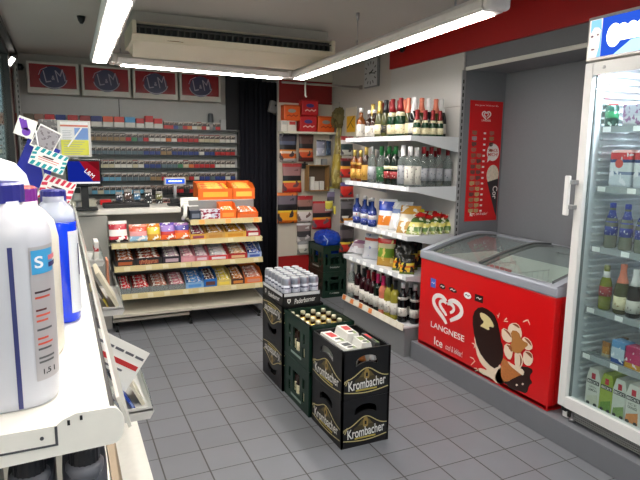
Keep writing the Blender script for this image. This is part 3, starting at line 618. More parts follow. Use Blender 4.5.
MB().box(-w/2, w/2, 0, 0.02, zz, zz+hh, 0.003).obj('frame', mat('frame_silver', (190, 188, 184), 0.35, 0.3), lf)
F = face_negy((0, -0.0005, zz+hh/2))
MB().box(-w/2+0.022, w/2-0.022, -hh/2+0.015, hh/2-0.012, 0, 0.001).obj('sheet', mat('notice_white', (220, 220, 222), 0.4), lf, M=F)
F2 = F @ Matrix.Translation((0, 0, 0.001))
MB().box(-w/2+0.022, w/2-0.022, -hh/2+0.015, -0.01, 0, 0.001).obj('yellow_panel', mat('notice_yellow', (206, 206, 70), 0.4), lf, M=F2)
MB().box(0.0, w/2-0.022, -0.008, hh*0.3, 0, 0.001).obj('blue_panel', mat('notice_blue', (104, 140, 200), 0.4), lf, M=F2)
MB().box(-w/2+0.022, w/2-0.022, hh*0.33, hh*0.38, 0, 0.001).obj('red_line', mat('notice_red', (200, 110, 90), 0.4), lf, M=F2)
mb = MB()
for k in range(6): mb.box(-w*0.36, -w*0.08-0.01*(k % 2), hh*0.22-k*0.014, hh*0.235-k*0.014-0.008, 0, 0.001).box(-w*0.34, w*0.3-0.02*(k % 3), -0.03-k*0.02, -0.026-k*0.02, 0.001, 0.0016)
mb.obj('print_lines', mat('notice_ink', (130, 136, 150), 0.5), lf, M=F2)
MB().ribbon([(-w*0.22, -hh*0.22), (w*0.22, hh*0.3)], 0.012, 0.001).obj('white_streak', PAPER, lf, M=F2 @ Matrix.Translation((0, 0, 0.0012)))
MB().box(-0.02, 0.02, 0.004, 0.016, 0.0, zz+0.01).box(-0.08, 0.08, -0.05, 0.07, 0, 0.01).obj('stand', METAL, lf)

# ------------------------------------------------------------------ left shelving in the foreground
SZ = 1.285; SX = -0.565; SY0, SY1 = -1.905, 1.1
gl = thing('gondola_shelving', 'white shop shelving in the left foreground carrying cleaner bottles', 'shelving', (SX, SY0, 0))
MW = mat('white_enamel', (232, 230, 222), 0.35)
LY = SY1-SY0
MB().box(-0.46, 0, 0, LY, SZ-0.022, SZ, 0.002).obj('top_shelf', MW, gl)
ep = [(-0.46, SZ-0.05), (-0.46, SZ+0.0005), (-0.062, SZ+0.0005), (-0.055, SZ+0.006), (-0.04, SZ+0.012)]
ep += [(0.0+0.014*math.cos(a)+0.0, SZ-0.012+0.024*math.sin(a)) for a in [PI/2-k*PI/14 for k in range(15)]]
e = MB().prism([(x, -0.004, z) for x, z in ep], (0, 0.004, 0)).obj('end_plate', MW, gl)
MB().box(-0.064, -0.061, -0.0055, -0.004, SZ-0.022, SZ).box(-0.46, -0.061, -0.0055, -0.004, SZ-0.024, SZ-0.022).obj('plate_seam', DGREY, e)
MB().lathe([(0.0022, -0.001), (0.0022, 0.001)], 0, 0, 10).obj('screw', DGREY, e, M=Matrix.Translation((-0.078, -0.0045, SZ-0.012)) @ Matrix.Rotation(PI/2, 4, 'X'))
MB().box(-0.05, -0.047, -0.0055, -0.003, SZ-0.001, SZ+0.005).box(-0.036, -0.033, -0.0055, -0.003, SZ+0.003, SZ+0.0085).obj('slot', BLACK, e)
MB().box(0.0005, 0.006, 0.02, LY, SZ-0.02, SZ-0.006).obj('gap_shade_strip', mat('gap_shade_dark', (50, 48, 46), 0.6), gl)  # dark solid strip standing in for the shade between shelf and rail
MB().prism([(0.008, 0.03, SZ+0.008), (0.012, 0.03, SZ+0.010), (0.026, 0.03, SZ-0.034), (0.022, 0.03, SZ-0.036)], (0, LY-0.03, 0)).obj('price_rail', mat('rail_grey_plastic', (206, 204, 196), 0.3), gl)
for z, xo in ((1.040, 0.01), (0.70, 0.04), (0.40, 0.09)):
    s_ = MB().box(-0.46, xo, 0.002, LY, z-0.02, z, 0.002).obj('lower_shelf', MW, gl)
    MB().box(xo, xo+0.012, 0.0, LY, z-0.035, z+0.01).obj('shelf_edge', mat('wood_edge', (150, 132, 108), 0.6), s_)
MB().box(-0.46, 0.27, 0.0, LY, 0.0, 0.10, 0.004).obj('base', MW, gl)
MB().box(-0.47, -0.46, 0.0, LY, 0, 1.5).obj('back_panel', MW, gl)
MB().box(-0.46, 0.0, 0.0, 0.004, 0.10, 1.0).obj('side_panel', MW, gl)

# helper: curved label on a superellipse body
def patch(r, sx, sy, pw, a0, a1, z0, z1, m, name, parent, off=0.0006, n=14):
    mb = MB(); P = []
    for k in range(n+1):
        a = a0+(a1-a0)*k/n; c, s = math.cos(a), math.sin(a); q = (abs(c)**pw+abs(s)**pw)**(-1/pw)
        P.append(((r*c*q*sx), (r*s*q*sy), (c*q)*off*1.4, (s*q)*off*1.4))
    vs = [[mb.bm.verts.new((x+dx*o_, y+dy*o_, z)) for (x, y, dx, dy) in P] for o_ in (1, 0.1) for z in (z0, z1)]
    for k in range(n):
        f = mb.bm.faces.new((vs[0][k], vs[0][k+1], vs[1][k+1], vs[1][k])); f.smooth = True
        mb.bm.faces.new((vs[2][k+1], vs[2][k], vs[3][k], vs[3][k+1]))
    return mb.obj(name, m, parent)
def ribcap(r, z0, z1, seg=40):
    mb = MB(); bm = mb.bm; rows = []
    for z, kk in ((z0, 1), (z1-0.003, 1), (z1, 0.9)):
        rows.append([bm.verts.new(((r+(0.0008 if (k % 2 and kk == 1) else 0))*kk*math.cos(2*PI*k/seg), (r+(0.0008 if (k % 2 and kk == 1) else 0))*kk*math.sin(2*PI*k/seg), z)) for k in range(seg)])
    for a, b in zip(rows, rows[1:]):
        for k in range(seg): bm.faces.new((a[k], a[(k+1) % seg], b[(k+1) % seg], b[k]))
    bm.faces.new(rows[0][::-1]); bm.faces.new(rows[-1]); return mb
HD = mat('milky_plastic', (196, 198, 206), 0.35, var=0.02); NB = mat('navy_cap', (40, 40, 128), 0.4); PU = mat('purple_cap', (122, 40, 140), 0.4)
b1 = thing('cleaner_bottle', 'big white cleaner bottle with dark blue cap and level strip, frontmost on shelf', 'bottle', (-0.690, -1.785, SZ))
R1, PW = 0.068, 3.2
MB().lathe([(R1*0.93, 0), (R1*0.985, 0.004), (R1, 0.012), (R1, 0.212), (R1*0.985, 0.221), (R1*0.9, 0.236), (R1*0.76, 0.246), (R1*0.6, 0.2525), (0.036, 0.2545), (0.036, 0.26)], seg=56, power=PW).obj('body', HD, b1)
ribcap(0.0395, 0.258, 0.283).obj('cap', NB, b1)
patch(R1, 1, 1, PW, -PI/2+0.30, -PI/2+0.37, 0.004, 0.208, mat('level_strip', (52, 56, 112), 0.3), 'level_strip', b1)
lb = patch(R1, 1, 1, PW, -PI/2+0.60, -0.35, 0.035, 0.206, mat('label_grey', (176, 173, 176), 0.4), 'label', b1, 0.0008)
patch(R1, 1, 1, PW, -PI/2+0.62, -0.45, 0.172, 0.202, mat('label_blue', (64, 160, 214), 0.4), 'blue_field', lb, 0.0012)
a0 = -PI/2+0.64
for j, (z, c, L) in enumerate(((0.128, (60, 44, 50), 0.34), (0.122, (206, 80, 60), 0.3), (0.108, (90, 40, 40), 0.2), (0.102, (214, 90, 70), 0.28), (0.096, (206, 90, 70), 0.22), (0.086, (80, 80, 84), 0.3), (0.076, (206, 80, 64), 0.2), (0.070, (206, 80, 64), 0.3), (0.064, (80, 80, 84), 0.26), (0.054, (90, 90, 92), 0.32), (0.049, (90, 90, 92), 0.3))):
    z = z*1.14+0.002; patch(R1, 1, 1, PW, a0, a0+L*0.95, z, z+0.0026, mat('ink_%d_%d' % (c[0], c[1]), c, 0.5), 'print_line', lb, 0.0014, 6)
def on_body(name, txt, w, h, z, ang, m, par, r=R1, bold=0.0, off=0.0035):
    c, s = math.cos(ang), math.sin(ang); q = (abs(c)**PW+abs(s)**PW)**(-1/PW)
    p = Vector((r*c*q, r*s*q, z)); nrm = Vector((abs(c)**(PW-1)*math.copysign(1, c), abs(s)**(PW-1)*math.copysign(1, s), 0)).normalized(); u = Vector((-nrm.y, nrm.x, 0))
    M = Matrix((u, Vector((0, 0, 1)), nrm)).transposed().to_4x4(); M.translation = p+nrm*0.0012
    return text(name, txt, w, h, m, par, M, bold=bold)
on_body('lettering', 'S', 0.012, 0.015, 0.187, a0+0.10, mat('ink_white', (240, 244, 250), 0.4), lb, bold=0.02)
on_body('lettering', '1,5 l', 0.018, 0.008, 0.046, a0+0.16, mat('ink_black', (30, 30, 34), 0.5), lb, bold=0.02)
patch(R1, 1, 1, PW, a0+0.30, a0+0.62, 0.178, 0.184, mat('ink_navy', (40, 40, 100), 0.5), 'swoosh', lb, 0.0015, 6); patch(R1, 1, 1, PW, a0+0.30, a0+0.62, 0.187, 0.193, mat('ink_rose', (226, 120, 130), 0.5), 'swoosh', lb, 0.0015, 6)
b2 = thing('cleaner_bottle', 'white cleaner bottle with purple cap, half hidden behind the frontmost bottle', 'bottle', (-0.668, -1.62, SZ))
MB().lathe([(0.047, 0), (0.053, 0.01), (0.053, 0.185), (0.048, 0.212), (0.034, 0.230), (0.026, 0.236), (0.026, 0.245)], seg=40, power=3).obj('body', mat('cream_plastic', (226, 220, 206), 0.4), b2)
ribcap(0.026, 0.238, 0.266).obj('cap', PU, b2); ribcap(0.0255, 0.2645, 0.2675).obj('cap_top', mat('cap_red', (206, 60, 60), 0.4), b2)
b3 = thing('screenwash_bottle', 'clear bottle of bright blue screenwash with navy cap', 'bottle', (-0.622, -1.435, SZ))
BL = mat('blue_liquid', (10, 60, 232), 0.1, var=0)
MB().lathe([(0.032, 0.0), (0.0372, 0.006), (0.0372, 0.189), (0.0365, 0.191)], seg=36, sx=1, sy=1.35, power=3.4).obj('liquid', BL, b3)
MB().lathe([(0.0355, 0.1915), (0.0368, 0.193), (0.0368, 0.2), (0.034, 0.214), (0.022, 0.226), (0.019, 0.23), (0.019, 0.238)], seg=36, sx=1, sy=1.3, power=3.4).obj('body', pane('bottle_plastic', (228, 234, 244), 0.6, 0.1), b3)
ribcap(0.022, 0.226, 0.25).obj('cap', NB, b3)
patch(0.0375, 1, 1.35, 3.4, -1.05, 0.75, 0.02, 0.175, mat('label_white', (226, 230, 236), 0.4), 'label', b3, 0.001)
patch(0.0375, 1, 1.35, 3.4, -PI/2-0.5, -PI/2+0.05, 0.02, 0.175, mat('label_white', (226, 230, 236), 0.4), 'back_label', b3, 0.001)
patch(0.0375, 1, 1.35, 3.4, -0.62, -0.5, 0.09, 0.15, mat('ink_navy', (40, 40, 100), 0.5), 'vertical_print', b3, 0.0016)
b4 = thing('canister', 'rounded plain white canister behind the cleaner bottles at the left edge', 'canister', (-0.748, -1.36, SZ))
MB().lathe([(0.07, 0), (0.085, 0.012), (0.085, 0.25), (0.079, 0.275), (0.060, 0.298), (0.03, 0.309), (0.012, 0.312)], seg=36, power=2.6).obj('body', mat('snow_plastic', (220, 221, 226), 0.35, var=0.01), b4)
MB().tube([(0.03, 0, 0.303), (0.02, 0, 0.318), (-0.02, 0, 0.318), (-0.03, 0, 0.303)], 0.007).obj('handle', mat('snow_plastic', (246, 246, 248), 0.35), b4)
# oil canisters below
OK_ = mat('oil_black', (72, 74, 82), 0.35)
for i, x in enumerate((-0.598, -0.662, -0.728)):
    t = thing('oil_canister', 'dark grey oil canister, %s from the right below the shelf end' % ORD[i+1], 'canister', (x, -1.812, 1.0405), group='oil canisters under the end of the left shelf')
    MB().lathe([(0.026, 0), (0.028, 0.005), (0.028, 0.145), (0.0265, 0.158)], seg=32, sx=1, sy=2.4, power=4.5).obj('body', OK_, t)
    MB().box(-0.027, 0.027, 0.005, 0.066, 0.15, 0.196, 0.008, 3).obj('shoulder', OK_, t)
    MB().lathe([(0.024, 0.15), (0.0235, 0.164), (0.019, 0.168)], 0, -0.046, 28).obj('neck_ring', mat('oil_grey', (104, 106, 114), 0.4), t)
    c_ = ribcap(0.0185, 0.166, 0.19, 36).obj('cap', mat('oil_cap', (34, 34, 38), 0.4), t); c_.location = (0, -0.046, 0)

# card stand and cards
F0 = lambda p, yaw=0.0, roll=0.0: Matrix.Translation(p) @ Matrix.Rotation(yaw, 4, 'Z') @ face_negy((0, 0, 0)) @ Matrix.Rotation(roll, 4, 'Z')
ps = at(44, 185, 'y', -0.86)
cs = thing('wire_card_stand', 'thin wire stand on the left shelf holding striped cards', 'card stand', (ps.x, -0.80, SZ))
w0 = at(33, 128, 'y', -0.86)
MB().tube([(0.02, 0, 0.008), (0.0, -0.0, 0.24), (w0.x-ps.x, 0, w0.z-SZ+0.02)], 0.0025, 6).obj('wire', METAL, cs)
MB().lathe([(0.045, 0), (0.045, 0.006), (0.02, 0.01)], 0.02, 0, 24).obj('foot', METAL, cs)
def card(name, label, pts, y, colr, stripe=None, thick=0.0012, extra=None):
    a, b, d = [at(px, py, 'y', y) for px, py in pts]      # top-left, top-right, bottom-left
    u = (b-a); v = (a-d); w, hgt = u.length, v.length; ang = math.atan2(u.z, u.x); c_ = (b+d)/2
    t = thing(name, label, 'card', (c_.x, y, c_.z)); M = F0((0, 0, 0), 0, ang)
    MB().box(-w/2, w/2, -hgt/2, hgt/2, 0, thick, 0.0004, 1).obj('card_sheet', colr, t, M=M)
    if stripe:
        mb = MB(); bw = hgt*0.27
        n = 6
        for side in (-1, 1):
            for k in range(n):
                x = -w/2+w*(k+0.2)/n; y0_ = hgt/2-bw if side > 0 else -hgt/2
                xr = min(x+w/n*0.58, w/2-0.001-bw*0.3); mb.poly([(x-0.0, y0_+0.001), (xr, y0_+0.001), (xr+bw*0.3, y0_+bw-0.001), (x+bw*0.3, y0_+bw-0.001)], 0.0004)
        for side in (-1, 1):
            for k in range(2):
                y_ = -hgt*0.22+k*hgt*0.24; x0_ = -w/2+0.001 if side < 0 else w/2-bw*0.8
                mb.poly([(x0_, y_), (x0_+bw*0.75, y_+hgt*0.06), (x0_+bw*0.75, y_+hgt*0.19), (x0_, y_+hgt*0.13)], 0.0004)
        mb.obj('stripes', stripe, t, M=M @ Matrix.Translation((0, 0, thick)))
        MB().poly([(-w*0.2, hgt*0.06), (w*0.1, hgt*0.06), (w*0.13, hgt*0.14), (-w*0.17, hgt*0.14)], 0.0004).obj('print_dark', mat('ink_brown', (70, 50, 56), 0.5), t, M=M @ Matrix.Translation((0, 0, thick)))
        MB().box(-w*0.3, w*0.3, -hgt*0.02, hgt*0.02, 0, 0.0004).box(-w*0.28, w*0.26, -hgt*0.12, -hgt*0.09, 0, 0.0004).obj('print_red', mat('ink_redline', (206, 96, 100), 0.5), t, M=M @ Matrix.Translation((0, 0, thick)))
    if extra: extra(t, M, w, hgt)
    return t
TEAL = mat('teal_print', (22, 150, 160), 0.45); CRIM = mat('crimson_print', (204, 40, 70), 0.45); VIO = mat('violet_print', (112, 60, 176), 0.45)
card('striped_card', 'white card edged with teal diagonal stripes, tilted on the wire stand', ((34.5, 144.5), (69, 157.5), (28, 163)), -0.83, PAPER, TEAL)
card('striped_card', 'white card edged with red diagonal stripes, lowest on the wire stand', ((44, 173), (76, 184), (37, 197)), -0.81, PAPER, CRIM)
card('blue_card', 'plain dark blue card behind the teal striped card', ((28, 137), (60, 150), (12, 178)), -0.77, mat('card_blue', (24, 36, 150), 0.4))
def vio_extra(t, M, w, hgt):
    mb = MB()
    for k in range(3): mb.ribbon([(-w*0.42+k*w*0.14, hgt*0.38), (-w*0.1+k*w*0.12, -hgt*0.12)], 0.006, 0.0005)
    mb.disc(w*0.1, -hgt*0.2, w*0.22, hgt*0.22, 0.0005).obj('violet_print', VIO, t, M=M @ Matrix.Translation((0, 0, 0.0012)))
card('violet_card', 'white card with violet stripes, topmost on the wire stand', ((19, 115), (38, 122), (13, 133)), -0.83, PAPER, None, extra=vio_extra)
def photo_extra(t, M, w, hgt):
    MB().box(-w*0.46, w*0.46, -hgt*0.44, hgt*0.44, 0, 0.0004).obj('picture', bands('grey_photo', [(0, (176, 172, 178)), (0.4, (190, 188, 196)), (0.8, (150, 146, 150))], 'Z', 0.4, 0.42, 5, (110, 104, 110)), t, M=M @ Matrix.Translation((0, 0, 0.0012)))
card('photo_card', 'card with a pale grey picture right of the violet striped card', ((36, 122), (58, 133), (34, 146)), -0.79, PAPER, None, extra=photo_extra)
MBx = MB(); a, b = at(38, 119, 'y', -0.74), at(58, 137, 'y', -0.74)
tag(MB().box(0, b.x-a.x, 0, 0.01, 0, a.z-b.z, 0.001).obj('dark_booklet', bands('dark_book', [(0, (50, 50, 54)), (0.5, (84, 82, 82))], 'Z', 0.5, 0.42, 6, (120, 116, 112)), loc=(a.x, -0.74, b.z)), 'dark booklet behind the grey picture card', 'booklet')

# leaflet pockets along the aisle side
def pocket(label, corner, length, depth, height):
    x, y, z = corner; t = thing('leaflet_pocket', label, 'leaflet rack', (x, y, z), group='leaflet pockets along the left shelving')
    # local: x -> towards the shelving is negative, y -> away from the camera
    MB().box(-depth, 0, 0, length, 0, 0.006).obj('floor', mat('pocket_grey', (204, 202, 198), 0.35), t)
    MB().prism([(-depth, 0, 0), (-depth-0.10, 0, height), (-depth-0.097, 0, height), (-depth+0.003, 0, 0)], (0, length, 0)).obj('back_sheet', CLEAR, t)
    MB().prism([(0, 0, 0), (-0.015, 0, height*0.55), (-0.012, 0, height*0.55), (0.003, 0, 0)], (0, length, 0)).obj('front_sheet', CLEAR, t)
    for yy in (0, length-0.004): MB().prism([(-depth, yy, -0.03), (-depth, yy, 0.02), (0.0, yy, 0.012), (0.004, yy, -0.004), (-0.01, yy, -0.03)], (0, 0.004, 0)).obj('end_cheek', mat('pocket_grey', (204, 202, 198), 0.35), t)
    MB().box(-depth-0.08, -depth, length*0.3, length*0.3+0.02, 0.0, 0.02).box(-depth-0.08, -depth, length*0.7, length*0.7+0.02, 0, 0.02).obj('hook_arm', METAL, t)
    return t
def booklet(label, name, base, size, lean, yaw, mats, side=0.0):
    w, th, hgt = size; t = thing(name, label, 'booklet', base, yaw)
    R = Matrix.Rotation(lean, 4, 'Y')
    MB().box(-th/2, th/2, -w/2, w/2, 0, hgt, 0.001, 1).obj('cover', mats, t, M=R); return t
p1 = at(153, 410, 'x', -0.36); p2 = at(124, 309, 'x', -0.345); p3 = at(104, 262, 'x', -0.36)
pocket('clear leaflet pocket nearest the camera on the left shelving', p1, 0.42, 0.095, 0.15)
pocket('clear leaflet pocket in the middle of the left shelving side', p2, 0.5, 0.105, 0.19)
pocket('clear leaflet pocket furthest along the left shelving', p3, 0.4, 0.1, 0.16)
PRNT = bands('book_blue', [(0, (24, 60, 160)), (0.5, (30, 40, 70)), (0.8, (24, 26, 40))], 'Z', 0.35, 0.42, 4, (170, 190, 210))
booklet('blue and black booklet in the nearest leaflet pocket', 'booklet', (p1.x-0.065, p1.y+0.07, p1.z+0.0065), (0.12, 0.01, 0.19), -0.5, 0.12, PRNT)
booklet('cream booklet with a red top in the nearest leaflet pocket', 'booklet', (p1.x-0.03, p1.y+0.12, p1.z+0.0065), (0.16, 0.012, 0.2), -0.45, 0.05, bands('book_cream', [(0, (226, 218, 196)), (0.62, (184, 40, 44)), (0.85, (206, 200, 190))], 'Z', 0.4, 0.36, 4, (200, 190, 170)))
pl = at(111, 360, 'y', p1.y+0.02)
t = thing('white_leaflet', 'white leaflet with a red stripe leaning out of the nearest pocket', 'leaflet', (pl.x, p1.y+0.02, pl.z))
Mt = F0((0, 0, 0), 0.0, -0.60); Mt = Mt @ Matrix.Scale(1.7, 4); MB().box(-0.06, 0.06, -0.045, 0.045, 0, 0.001).obj('sheet', PAPER, t, M=Mt)
MB().box(-0.055, 0.055, 0.0, 0.010, 0, 0.0005).obj('red_stripe', mat('stripe_red', (190, 40, 44), 0.5), t, M=Mt @ Matrix.Translation((0, 0, 0.001)))
mb = MB(); [mb.box(-0.05+k*0.022, -0.032+k*0.022, 0.024, 0.029, 0, 0.0005) for k in range(5)]; [mb.box(-0.05, 0.03-0.01*k, -0.012-k*0.01, -0.008-k*0.01, 0, 0.0005) for k in range(3)]
mb.obj('print', mat('leaflet_ink', (96, 96, 104), 0.5), t, M=Mt @ Matrix.Translation((0, 0, 0.001)))
booklet('cream leaflet stack in the middle leaflet pocket', 'leaflet_stack', (p2.x-0.03, p2.y+0.15, p2.z+0.012), (0.26, 0.02, 0.21), -0.46, 0.0, mat('leaflet_cream', (214, 206, 184), 0.5))
booklet('dark grey booklet leaning in the middle leaflet pocket', 'booklet', (p2.x-0.075, p2.y+0.12, p2.z+0.0065), (0.18, 0.008, 0.19), -0.44, 0.0, bands('book_dgrey', [(0, (196, 180, 60)), (0.3, (60, 58, 58)), (0.8, (90, 86, 84))], 'Z', 0.4, 0.38, 4, (150, 146, 140)))
booklet('salmon pink card at the back of the middle leaflet pocket', 'booklet', (p2.x-0.05, p2.y+0.38, p2.z+0.0065), (0.12, 0.01, 0.2), 0.0, 0.0, mat('salmon_card', (206, 130, 100), 0.5))
booklet('red and white booklet in the furthest leaflet pocket', 'booklet', (p3.x-0.05, p3.y+0.12, p3.z+0.0065), (0.2, 0.03, 0.14), 0.05, 0.0, bands('book_red', [(0, (220, 214, 206)), (0.5, (170, 40, 44)), (0.7, (210, 204, 200))], 'Z', 0.4, 0.36, 4))
pb_ = at(104, 335, 'x', -0.43)
tag(MB().add(pillow(0.14, 0.09, 0.2, 8, 8, 0.06, 0.4, 4), Matrix.Rotation(PI/2, 4, 'Z')).obj('foil_bag', mat('foil_grey', (120, 122, 130), 0.25, 0.4), loc=(-0.475, pb_.y+0.15, 0.4005)), 'crumpled silvery bag on the low shelf between two leaflet pockets', 'bag')
# ------------------------------------------------------------------ bottle shelving on the right wall
UX, UY0, UY1, UB = 1.785, 0.965, 2.02, 2.262
un = thing('bottle_shelving', 'white wall shelving with five shelves of bottles and snacks', 'shelving', (UX, UY0, 0))
D = UB-UX; W_ = UY1-UY0
PANW = mat('glossy_white_panel', (196, 194, 192), 0.22, var=0.02, scale=3); SW = mat('shelf_white', (202, 204, 208), 0.35, var=0.02)
MB().box(D-0.012, D+0.004, 0, W_, 0.25, 1.98).box(D-0.012, D+0.004, 0, W_, 1.983, 2.385).obj('back_panel', PANW, un)
MB().box(D-0.03, D+0.006, -0.012, 0.0, 0.25, 2.25, 0.002).obj('upright', mat('upright_grey', (150, 150, 152), 0.4, 0.2), un)
mb = MB(); [mb.box(D-0.02, D-0.010, -0.0135, -0.0118, 0.5+k*0.05, 0.528+k*0.05) for k in range(34)]; mb.obj('upright_slots', BLACK, un)
SHZ = [1.738, 1.352, 0.972, 0.655]
for si, z in enumerate(SHZ):
    s_ = MB().box(0.006, D-0.014, 0.0, W_, z-0.012, z, 0.001, 1).obj('shelf', SW, un)
    MB().prism([(0.0, 0, z-0.03), (0.006, 0, z+0.008), (0.012, 0, z+0.008), (0.006, 0, z-0.03)], (0, W_, 0)).obj('price_rail', SW, s_)
    for yy in (-0.005, W_): MB().prism([(0.004, yy, z-0.03), (0.0, yy, z+0.006), (D-0.02, yy, z+0.006), (D-0.016, yy, z-0.115), (D-0.06, yy, z-0.11), (0.06, yy, z-0.034)], (0, 0.005, 0)).obj('shelf_bracket', SW, s_)
    rn2 = random.Random(si)
    for k in range(7):
        y = 0.06+k*0.14+rn2.uniform(-.02, .02)
        MB().prism([(-0.0012, y, z-0.026), (0.0048, y, z+0.004), (0.0066, y, z+0.004), (0.002, y, z-0.026)], (0, 0.062, 0)).obj('price_tag', mat('tag_white', (246, 246, 246), 0.4), s_)
b_ = MB().box(0.012, D, 0.0, W_, 0, 0.235).obj('base_box', mat('base_grey', (122, 122, 124), 0.5, var=0.04), un)
fs = MB().box(0.0, D, 0.0, W_, 0.235, 0.25, 0.002).obj('floor_shelf', SW, un)
MB().prism([(-0.012, 0, 0.222), (0.0, 0, 0.272), (0.006, 0, 0.272), (-0.006, 0, 0.222)], (0, W_, 0)).obj('price_rail', mat('rail_cream', (222, 214, 196), 0.45), fs)
for k, (y, o) in enumerate(((0.02, 0), (0.10, 0), (0.2, 0), (0.30, 0), (0.42, 0), (0.49, 1), (0.58, 0), (0.66, 1), (0.75, 0), (0.83, 1), (0.92, 0), (0.985, 1))):
    MB().prism([(-0.0122, y, 0.228), (-0.0022, y, 0.268), (0.0, y, 0.268), (-0.006, y, 0.228)], (0, 0.058, 0)).obj('price_tag', mat('tag_orange2', (222, 130, 70), 0.5) if o else mat('tag_cream2', (226, 220, 206), 0.5), fs)

# ---- bottle prototypes: lists of (part name, mesh)
def gl_(name, rgb, tr=0.0, rough=0.06): return mat('glass_'+name, rgb, rough, 0, 0, trans=tr, ior=1.3)
G_GREEN = gl_('green', (16, 52, 28)); G_DKG = gl_('dark_green', (14, 26, 18)); G_BLK = gl_('black', (12, 11, 13)); G_AMB = gl_('amber', (112, 58, 14)); G_BRN = gl_('brown', (44, 22, 12))
G_OLV = gl_('olive', (70, 72, 40)); G_CLR = gl_('clear', (176, 186, 184), 0.8); G_BLU = gl_('blue', (30, 50, 110), 0.2); G_RED = gl_('red_wine', (40, 8, 16)); G_ROS = gl_('rose', (206, 120, 96), 0.2); G_YEL = gl_('straw', (160, 150, 60), 0.2); G_GRN2 = gl_('bright_green', (40, 120, 50), 0.1)
FO_R = mat('foil_red', (128, 14, 24), 0.3, 0.3); FO_G = mat('foil_gold', (206, 178, 96), 0.3, 0.5); FO_K = mat('foil_black', (30, 30, 34), 0.35, 0.2); FO_P = mat('foil_salmon', (226, 130, 104), 0.35, 0.3); FO_W = mat('foil_white', (228, 226, 228), 0.35); FO_M = mat('foil_magenta', (190, 28, 92), 0.35)
CAP_G = mat('cap_green', (24, 104, 50), 0.4); CAP_S = mat('cap_silver', (190, 190, 194), 0.3, 0.6)
def LAB(n, base, ink, amt=0.36): return bands('lab_'+n, [(0, base), (0.14, base), (0.3, base)], 'Z', 0.5, amt, 5.5, ink)
L_W = LAB('white', (206, 202, 194), (120, 110, 110)); L_C = LAB('cream', (226, 216, 180), (150, 120, 70)); L_Y = LAB('yellow', (190, 146, 60), (110, 60, 30)); L_B = LAB('blue', (44, 62, 150), (220, 226, 240)); L_GR = LAB('green', (34, 96, 54), (220, 226, 210)); L_RO = LAB('red', (150, 36, 40), (236, 230, 224)); L_S = LAB('silver', (150, 152, 158), (80, 80, 96)); L_K = LAB('black', (30, 30, 32), (190, 170, 110))
def bottle(prof, glass, capz, capm, labs=(), capr=None):
    """prof: list (r,z); cap covers everything above capz; labs: (z0,z1,mat)"""
    def rad(z):
        for (r0, z0), (r1, z1) in zip(prof, prof[1:]):
            if z0 <= z <= z1: return r0+(r1-r0)*(z-z0)/max(z1-z0, 1e-6)
        return prof[-1][0]
    parts = [('glass', MB().lathe(prof, seg=18).me('glass', glass))]
    zs = [capz]+[z for r, z in prof if z > capz+0.001]
    cp = [((capr if capr else rad(z)+0.0012), z) for z in zs]; cp.append((cp[-1][0]*0.8, zs[-1]+0.003))
    parts.append(('cap', MB().lathe(cp, seg=18).me('cap', capm)))
    for z0, z1, m_ in labs: parts.append(('label', MB().lathe([(rad(z0)+0.0006, z0), (rad((z0+z1)/2)+0.0006, (z0+z1)/2), (rad(z1)+0.0006, z1)], seg=18).me('label', m_)))
    return parts
P_WINE = [(0.030, 0), (0.036, 0.006), (0.037, 0.02), (0.037, 0.185), (0.033, 0.205), (0.022, 0.225), (0.015, 0.24), (0.0135, 0.29), (0.0155, 0.292), (0.0155, 0.302)]
P_SEKT = [(0.036, 0), (0.043, 0.008), (0.043, 0.13), (0.040, 0.16), (0.030, 0.20), (0.020, 0.235), (0.016, 0.27), (0.018, 0.285), (0.018, 0.302)]
P_PICC = [(0.026, 0), (0.030, 0.006), (0.030, 0.085), (0.026, 0.108), (0.018, 0.135), (0.014, 0.16), (0.0155, 0.185), (0.0155, 0.2)]
P_SPIR = [(0.034, 0), (0.0375, 0.006), (0.0375, 0.17), (0.035, 0.185), (0.022, 0.205), (0.0145, 0.215), (0.0145, 0.262), (0.0155, 0.28)]
P_FLAT = [(0.030, 0), (0.034, 0.006), (0.034, 0.12), (0.030, 0.14), (0.017, 0.155), (0.0135, 0.165), (0.0135, 0.215), (0.0145, 0.225)]
P_BEER = [(0.030, 0), (0.0335, 0.006), (0.0335, 0.15), (0.030, 0.175), (0.018, 0.215), (0.0135, 0.235), (0.0135, 0.262)]
